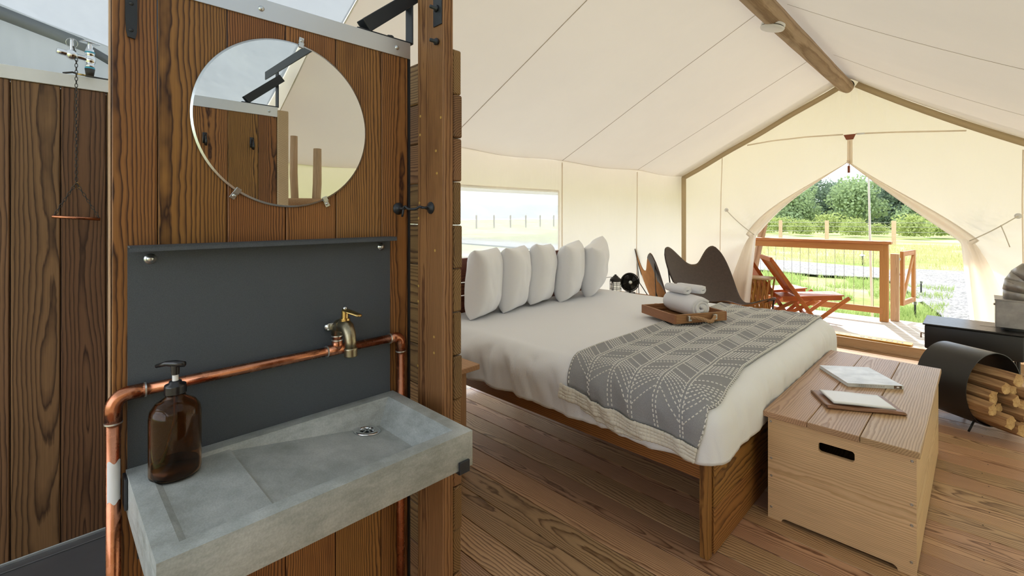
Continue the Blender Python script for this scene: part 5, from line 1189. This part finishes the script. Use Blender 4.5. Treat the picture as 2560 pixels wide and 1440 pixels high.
text('lettering', 'U N D E R   C A N V A S', 0.082, 'dark_print', sm @ Matrix.Translation((0, 0, 0.0163)) @ Matrix.Rotation(PI, 4, 'Z'), sg, 0.0006, 'CENTER', 0.0022)

# ------------------------------------------------------------------ deck and rail
dk = thing('deck', 'pale boarded porch deck outside the tent door', 'deck', (-1.0, 6.8, -0.2))
y = 6.20
while y < 7.5:
    plank(dk, 'deck_board', (-1.1, y, 0.072), X_, Y_, 4.4, 0.137, 0.034, 'deck_wood', 0.003); y += 0.1425
bm = B(); box(bm, (-3.3, 6.10, -0.34), (1.1, 7.50, 0.05)); put(bm, 'substructure', 'pine', dk)
RY = 7.30
ra = thing('deck_rail', 'cedar porch rail with wire infill at the edge of the deck', 'railing', (-1.8, RY, 0.09))
plank(ra, 'post', (-0.835, RY + 0.03, 0.57), Z_, X_, 0.96, 0.085, 0.085, 'rail_wood', 0.004)
plank(ra, 'post', (-2.80, RY + 0.03, 0.57), Z_, X_, 0.96, 0.085, 0.085, 'rail_wood', 0.004)
plank(ra, 'top_rail', (-1.82, RY + 0.03, 1.06), X_, Y_, 2.12, 0.135, 0.034, 'rail_wood', 0.004)
plank(ra, 'upper_rail', (-1.82, RY + 0.0, 1.0), X_, Z_, 1.95, 0.085, 0.036, 'rail_wood', 0.003)
plank(ra, 'lower_rail', (-1.82, RY + 0.0, 0.225), X_, Z_, 1.95, 0.075, 0.036, 'rail_wood', 0.003)
wm = None
for i in range(19):
    bm = B() if wm is None else None
    if wm is None:
        tube(bm, [V(0, 0, 0.26), V(0, 0, 0.96)], 0.0022, 6); o = put(bm, 'wire', 'steel_wire', ra, 60); wm = o.data
        o.matrix_basis = Matrix.Translation((-2.74 + 0.1 * i, RY + 0.012, 0))
    else:
        o = bpy.data.objects.new('wire', wm); COL.objects.link(o); o.matrix_basis = Matrix.Translation((-2.74 + 0.1 * i, RY + 0.012, 0)); setp(o, ra)
bm = B(); pts = [V(-0.88, RY + 0.06, 0.96), V(-0.95, RY + 0.2, 0.5)]
gp = thing('gate_post', 'square cedar gate post behind the end of the porch rail', 'post', (-0.72, 7.46, 0.09))
plank(gp, 'post', (-0.745, 7.46, 0.506), Z_, X_, 0.83, 0.085, 0.07, 'pine', 0.004)
bm = B(); obox(bm, (-0.70, 7.44, 0.86), (0.02, 0.012, 0.03), None, 0.002); put(bm, 'hinge', 'zinc', gp)
ga = thing('porch_gate', 'small open cedar gate frame swung back by the gate post', 'gate', (-0.68, 7.7, 0.2))
ga0, gad = V(-0.68, 7.53, 0), V(0.07, 0.46, 0)
bar(ga, 'gate_stile', ga0 + Z_ * 0.28, ga0 + Z_ * 0.95, 0.06, 0.035, 'rail_wood', gad)
bar(ga, 'gate_stile', ga0 + gad + Z_ * 0.28, ga0 + gad + Z_ * 0.95, 0.06, 0.035, 'rail_wood', gad)
for z in (0.31, 0.92): bar(ga, 'gate_rail', ga0 + Z_ * z, ga0 + gad + Z_ * z, 0.06, 0.03, 'rail_wood', Z_)
bar(ga, 'gate_brace', ga0 + Z_ * 0.33, ga0 + gad + Z_ * 0.9, 0.05, 0.02, 'rail_wood', Z_)

# folding slat chairs on the deck
def slat_chair(label, loc, rz):
    t = thing('folding_chair', label, 'chair', (0, 0, 0), 'folding slat chairs on the porch deck')
    # local: faces +Y; x = width
    for s in (-1, 1):
        bar(t, 'back_leg', (s * 0.225, 0.16, 0.014), (s * 0.225, -0.34, 0.76), 0.045, 0.022, 'teak', Y_)
        bar(t, 'front_bar', (s * 0.20, 0.13, 0.014), (s * 0.20, 0.50, 0.33), 0.042, 0.022, 'teak', Z_)
        bar(t, 'rear_leg', (s * 0.175, -0.30, 0.014), (s * 0.175, 0.14, 0.27), 0.042, 0.02, 'teak', Z_)
        bar(t, 'seat_rail', (s * 0.15, -0.19, 0.275), (s * 0.15, 0.44, 0.315), 0.045, 0.02, 'teak', Z_)
    bar(t, 'top_rail', (-0.245, -0.345, 0.765), (0.245, -0.345, 0.765), 0.05, 0.03, 'teak', Z_)
    for i in range(9):
        x = -0.176 + 0.044 * i; bar(t, 'back_slat', (x, -0.065, 0.36), (x, -0.325, 0.745), 0.036, 0.012, 'teak', X_)
        x = -0.15 + 0.0375 * i; bar(t, 'seat_slat', (x, -0.21, 0.302), (x, 0.46, 0.347), 0.030, 0.014, 'teak', X_)
    bar(t, 'cross_bar', (-0.225, -0.06, 0.35), (0.225, -0.06, 0.35), 0.035, 0.022, 'teak', Z_)
    bar(t, 'stretcher', (-0.21, 0.12, 0.07), (0.21, 0.12, 0.07), 0.032, 0.018, 'teak', Z_)
    bar(t, 'stretcher', (-0.17, -0.22, 0.06), (0.17, -0.22, 0.06), 0.032, 0.018, 'teak', Z_)
    t.location = loc; t.rotation_euler = (0, 0, rz); return t
slat_chair('reddish teak folding chair with a slatted back beside the lattice table', (-1.62, 6.64, 0.094), math.radians(-60))
slat_chair('reddish teak folding chair half hidden behind its twin by the rail', (-2.04, 6.86, 0.094), math.radians(-45))
# lattice side table
lt = thing('lattice_table', 'low folding side table with crossed lattice sides on the deck', 'table', (-2.08, 6.36, 0.09))
plank(lt, 'table_top', (-2.06, 6.37, 0.615), X_, Y_, 0.50, 0.26, 0.022, 'pine', 0.003)
for yv in (6.26, 6.48):
    for i in range(9):
        x = -2.27 + 0.05 * i
        bar(lt, 'slat', (x - 0.02, yv - 0.010, 0.095), (x + 0.05, yv - 0.010, 0.602), 0.018, 0.012, 'lattice', X_)
        bar(lt, 'slat', (x + 0.05, yv + 0.004, 0.095), (x - 0.02, yv + 0.004, 0.602), 0.018, 0.012, 'lattice', X_)

# porch: log poles, fly, guy pole
pp = thing('porch_pole', 'brown log porch pole leaning behind the left door flap', 'pole', (-2.62, 7.62, -0.35))
a, b = V(-2.62, 7.62, -0.3), V(-2.2, 7.62, 1.65); d = b - a
bm = B(); tube(bm, [V(-d.length / 2 + d.length * k / 8, 0.006 * math.sin(k * 1.7), 0.004 * math.cos(k)) for k in range(9)], [0.05 + 0.003 * math.sin(k * 2.3) for k in range(9)], 16)
q = d.normalized(); yv = Z_.cross(q).normalized(); m4 = Matrix((q, yv, q.cross(yv))).transposed().to_4x4(); m4.translation = (a + b) / 2; put(bm, 'log', 'log', pp, 50, m4)
gy = thing('guy_pole', 'thin pale pole standing on the grass beyond the porch rail', 'pole', (-1.06, 8.0, -0.35))
bm = B(); tube(bm, [V(-1.03, 8.0, -0.34), V(-1.06, 8.0, 0.8), V(-1.08, 8.0, 1.93)], [0.016, 0.015, 0.011], 12); put(bm, 'pole', 'white_plastic', gy, 50)
fy = thing('rain_fly', 'white canvas rain fly stretched over the porch', 'rain fly', (XC, 7.4, 2.95))
for s in (-1, 1):
    def flyp(u, v):
        x = XC + s * 2.35 * u; yq = 6.0 + 2.35 * v
        return V(x, yq, 3.0 - 0.52 * abs(x - XC) - 0.04 * math.sin(PI * v) * u)
    bm = B(); grid(bm, flyp, 10, 10); thicken(put(bm, 'fly_panel', 'canvas_fly', fy, 180), 0.002)
for s in (-1, 1):                                   # eave strips added out of view to keep the sun off the tent walls
    xe = XL if s < 0 else XR; ze = 1.93 if s < 0 else roof_z(XR) + 0.02
    bm = B(); grid(bm, lambda u, v: V(xe + s * (0.02 + 0.72 * u), YB + (8.3 - YB) * v, ze + 0.05 - 0.34 * u), 4, 20); thicken(put(bm, 'added_shade_eave', 'canvas_fly', fy, 180), 0.002)
bm = B(); tube(bm, [V(XC, 6.14, 2.93), V(XC, 8.3, 2.93)], 0.05, 14); put(bm, 'fly_pole', 'pine', fy, 50)
for s in (-1, 1):
    bm = B(); tube(bm, [V(XC + s * 2.3, 8.3, -0.35), V(XC + s * 2.3, 8.3, 1.78)], 0.04, 12); put(bm, 'fly_upright', 'pine', fy, 50)

# ------------------------------------------------------------------ outside
GZ = -0.35
g = G('meadow'); o = g.obj()
n1 = g.noise(g.vec(o, (0.25, 0.5, 1)), 1.0, 5, 0.6); n2 = g.noise(o, 9.0, 4, 0.7); n3 = g.noise(o, 70.0, 3, 0.7)
cg = g.ramp(n1, [(0.34, (0.27, 0.36, 0.1)), (0.5, (0.42, 0.45, 0.2)), (0.64, (0.52, 0.5, 0.32))])
cg = g.mix(cg, g.ramp(g.math('ADD', g.math('MULTIPLY', n2, 0.6), g.math('MULTIPLY', n3, 0.4)), [(0.33, (0.5, 0.55, 0.4)), (0.6, (1.2, 1.2, 1.1))]), 0.8, 'MULTIPLY')
g.bsdf(**{'Base Color': cg, 'Roughness': 0.95, 'Specular IOR Level': 0.1, 'Normal': g.bump(n3, 0.6, 0.04)}); M['meadow'] = g.m
g = G('gravel'); o = g.obj()
v1 = g.n('TexVoronoi', Scale=26.0); g.set(v1, 'Vector', o); n2 = g.noise(o, 1.2, 4)
cg = g.mix(g.ramp(v1.outputs['Color'], [(0.2, (0.13, 0.125, 0.12)), (0.8, (0.36, 0.345, 0.33))]), g.ramp(n2, [(0.3, (0.85, 0.85, 0.8)), (0.7, (1.1, 1.1, 1.1))]), 1.0, 'MULTIPLY')
g.bsdf(**{'Base Color': cg, 'Roughness': 0.9, 'Normal': g.bump(v1.outputs['Distance'], 0.9, 0.03)}); M['gravel'] = g.m
for nm, c1, c2_ in (('leaf_mid', (0.2, 0.28, 0.14), (0.4, 0.49, 0.26)), ('leaf_dark', (0.12, 0.17, 0.125), (0.24, 0.31, 0.2)), ('leaf_pale', (0.27, 0.33, 0.1), (0.45, 0.5, 0.2)), ('grass_blade', (0.24, 0.34, 0.1), (0.44, 0.52, 0.2)), ('dry_blade', (0.36, 0.36, 0.14), (0.55, 0.5, 0.26))):
    g = G(nm); f = g.noise(g.obj(), 1.7, 3); f2 = g.noise(g.obj(), 14, 2)
    col = g.ramp(g.math('ADD', g.math('MULTIPLY', f, 0.5), g.math('MULTIPLY', f2, 0.5)), [(0.35, c1), (0.62, c2_)])
    d_ = g.n('BsdfDiffuse', Color=col); t_ = g.n('BsdfTranslucent', Color=col); mx = g.n('MixShader'); g.set(mx, 0, 0.3); g.set(mx, 1, d_); g.set(mx, 2, t_); M[nm] = g.end(mx)
bm = B(); grid(bm, lambda u, v: V(-130 + 220 * u, -60 + 230 * v, GZ + (0.10 * fn(u * 40, v * 40, 1) if v > 0.36 else 0)), 110, 110); tag(put(bm, 'ground_meadow', 'meadow', None, 180), 'grassy meadow around the tent', 'ground', kind='structure')
def patch(name, poly, lab):
    bm = B(); prism(bm, [V(x, y, GZ + 0.06) for x, y in poly], (0, 0, 0.02)); return tag(put(bm, name, 'gravel', None, None), lab, 'path', kind='structure')
patch('gravel_path', [(-30, 18.4), (-12, 17.2), (-5.2, 15.6), (-3.2, 15.4), (-1.9, 15.8), (-1.5, 17.0), (-2.2, 18.8), (-5, 19.4), (-12, 20.6), (-30, 23)], 'pale gravel path crossing the meadow')
patch('gravel_yard', [(-1.75, 15.7), (-1.0, 13.0), (-0.45, 10.6), (-0.35, 8.8), (-0.2, 7.8), (6, 7.8), (8, 17), (2, 19.6), (-1.6, 19.2)], 'grey gravel yard beside the grass strip')
patch('added_bounce_pad', [(-8.5, -3), (-3.4, -3), (-3.4, 7.4), (-3.6, 8.2), (-8.5, 8.2)], 'added grey gravel pad that keeps green bounce off the tent wall')  # unseen pad added so the grass throws less green onto the canvas
# grass blades in the near strips
def blades(name, n, region, h0, h1, mat, lab, dens=None):
    rr_ = random.Random(hash(name) % 97 if False else len(name)); vs, fs = [], []
    for _ in range(n):
        x, y = region(rr_)
        if dens and fn(x * 0.9, y * 0.9, 3) < dens: continue
        h = h0 + (h1 - h0) * rr_.random(); a = rr_.random() * 6.28; w_ = 0.006 + 0.006 * rr_.random(); dx, dy = math.cos(a) * w_, math.sin(a) * w_; lx, ly = (rr_.random() - .5) * h * .9, (rr_.random() - .5) * h * .9
        k = len(vs); vs += [(x - dx, y - dy, GZ + .02), (x + dx, y + dy, GZ + .02), (x + lx, y + ly, GZ + .02 + h)]; fs.append((k, k + 1, k + 2))
    me = bpy.data.meshes.new(name); me.from_pydata(vs, [], fs); me.materials.append(M[mat]); o = bpy.data.objects.new(name, me); COL.objects.link(o); return tag(o, lab, 'grass', kind='stuff')
blades('grass_strip', 26000, lambda r: (-9 + 8.6 * r.random() ** 0.7, 8.25 + 7.1 * r.random() ** 1.2), 0.05, 0.2, 'grass_blade', 'short green grass between the deck and the gravel path', -0.08)
blades('tall_meadow_grass', 30000, lambda r: (-26 + 27 * r.random(), 20.0 + 14 * r.random()), 0.12, 0.38, 'dry_blade', 'taller dry grass in the meadow beyond the path', -0.2)
# solar path lights
pl0 = None
for i, (x, y, lab) in enumerate(((-0.90, 13.4, 'black solar path light at the edge of the gravel yard'), (-0.76, 10.2, 'black solar path light close to the stove corner of the deck'), (-2.92, 20.3, 'black solar path light at the far side of the gravel path'))):
    t = thing('path_light', lab, 'path light', (x, y, GZ), 'solar path lights')
    bm = B(); cyl(bm, (x, y, GZ), (x, y, GZ + 0.32), 0.014, 10); put(bm, 'stake', 'black_plastic', t, 50)
    bm = B(); lathe(bm, [(0.03, 0.27), (0.045, 0.33)], (x, y, GZ), 16); put(bm, 'lens', 'lamp_glass', t, 50)
    bm = B(); lathe(bm, [(0.085, 0.33), (0.085, 0.345), (0.05, 0.37), (0, 0.372)], (x, y, GZ), 20); put(bm, 'cap', 'zinc', t, 40)
# wire fence
def fence(name, pts, lab, wires, hgt, mat='pine'):
    t = thing(name, lab, 'fence', (pts[0][0], pts[0][1], GZ))
    for x, y in pts:
        bm = B(); cyl(bm, (x, y, GZ), (x, y, GZ + hgt), 0.11, 12); put(bm, 'post', mat, t, 40)
    for h in wires:
        bm = B(); tube(bm, [V(x, y, GZ + h) for x, y in pts], 0.012, 5); put(bm, 'wire', 'steel_wire', t, 60)
fence('field_fence', [(-17, 30.5), (-13.2, 32.0), (-9.1, 33.6), (-6.75, 34.5), (-3.6, 35.5), (-0.4, 36.6), (4, 38)], 'wire field fence on round timber posts before the tree line', (0.45, 0.75, 1.05, 1.3), 1.42)
fence('side_fence', [(-46, 24 + 3.1 * i) for i in range(14)], 'wire field fence on timber posts seen through the film window', (0.5, 0.9, 1.25), 1.75, 'bark')
# trees: four crown shapes, shared by all
def crown_mesh(seed, n, spread, hgt, leaf, mat):
    r = random.Random(seed); vs, fs = [], []; lobes = [(V((r.random() - .5) * spread, (r.random() - .5) * spread, hgt * (0.10 + 0.82 * r.random())), (0.16 + 0.13 * r.random()) * spread + 0.6) for _ in range(22)]
    for _ in range(n):
        c, R_ = lobes[r.randrange(22)]; d = V(r.gauss(0, 1), r.gauss(0, 1), r.gauss(0, 1)).normalized(); p = c + d * R_ * (0.72 + 0.36 * r.random())
        if p.z < 0.25: continue
        a = V(r.gauss(0, 1), r.gauss(0, 1), r.gauss(0, 1)).normalized(); b = a.cross(d); b = b.normalized() if b.length > .01 else V(1, 0, 0)
        s = leaf * (0.6 + 0.8 * r.random()); k = len(vs); vs += [p - a * s, p + b * s * .7, p + a * s, p - b * s * .7]; fs.append((k, k + 1, k + 2, k + 3))
    me = bpy.data.meshes.new('crown'); me.from_pydata([tuple(v) for v in vs], [], fs); me.materials.append(M[mat]); return me
CR = [crown_mesh(3, 5200, 6.5, 9.0, 0.26, 'leaf_mid'), crown_mesh(8, 5200, 5.6, 8.2, 0.26, 'leaf_mid'), crown_mesh(13, 5200, 6.0, 8.0, 0.26, 'leaf_dark'), crown_mesh(21, 4600, 5.0, 7.0, 0.26, 'leaf_dark'), crown_mesh(34, 1800, 3.2, 2.3, 0.17, 'leaf_pale')]
bm = B(); tube(bm, [V(0, 0, -0.6), V(0.1, 0, 2), V(-0.1, 0.1, 4.5), V(0.2, 0, 6.5)], [0.3, 0.24, 0.17, 0.08], 8); tube(bm, [V(0, 0, 2.2), V(1.1, 0.2, 4.3), V(1.7, 0.3, 5.6)], [0.15, 0.1, 0.05], 6); tube(bm, [V(0, 0, 2.8), V(-1.0, -0.3, 4.6), V(-1.8, 0, 5.8)], [0.14, 0.09, 0.05], 6)
TM = bpy.data.meshes.new('trunk'); bm.to_mesh(TM); bm.free(); TM.materials.append(M['bark'])
KIND = ['mid green cottonwood', 'light green spreading cottonwood', 'dark broad tree', 'dark upright tree']
def tree(x, y, k, s, lab, grp, cat='tree'):
    t = thing('shrub' if k == 4 else 'tree', lab, cat, (x, y, GZ + 0.1), grp, random.random() * 6.28); t.scale = (s, s, s)
    for nm, me in (('crown', CR[k]), ('trunk', TM)) if k < 4 else (('foliage', CR[4]),):
        o = bpy.data.objects.new(nm, me); COL.objects.link(o); o.parent = t
rt = random.Random(2)
TREES = [(-30.0, 78, 2, 0.70), (-23.0, 68, 0, 0.62), (-21.4, 78.5, 3, 0.76), (-17.0, 68, 1, 0.62), (-14.4, 78, 2, 0.76), (-10.4, 68.5, 0, 0.64), (-7.6, 78.5, 2, 0.78), (-4.2, 68, 1, 0.66), (-1.2, 78, 3, 0.78), (1.8, 68.5, 2, 0.58), (5.4, 78, 3, 0.72)]
SEEN = ['at the far left end of the tree line', 'showing above the left end of the porch rail', 'behind the folding chairs', 'standing over the left part of the porch rail', 'between the two spreading cottonwoods', 'standing over the middle of the porch rail', 'behind the thin pale pole', 'above the end of the porch rail', 'above the gate post', 'above the path light', 'above the gravel yard']
for (x, yq, k, s), sn in zip(TREES, SEEN): tree(x, yq, k, s, KIND[k] + ' ' + sn, 'trees beyond the fence')
for i in range(8):
    tree(-33 + 5.4 * i, 90 + 10 * (i % 2), 2 + i % 2, 0.86 + 0.09 * (i % 2), 'dark tree at the back of the tree line', 'trees at the back of the wood')
for i in range(18):
    x = -18 + 1.2 * i + rt.random() * 0.4; tree(x, 45 + 3.4 * (i % 3), 4, 0.30 + 0.26 * rt.random(), 'yellow green shrub in the row between the field fence and the trees', 'shrubs before the tree line', 'shrub')
M['hill'] = plain('hazy_hill', (0.3, 0.32, 0.33), 0.95, var=0.2, vscale=0.05)
bm = B()
def hillp(u, v):
    y_ = -120 + 420 * u; h = (9 + 5 * fn(u * 6, 2, 1) + 1.5 * fn(u * 25, 5, 1)) * math.sin(PI * v); return V(-170 - 60 * v, y_, GZ + h)
grid(bm, hillp, 80, 8); tag(put(bm, 'ground_hills', 'hill', None, 180), 'low hazy hills on the horizon beyond the side fence', 'hills', kind='structure')
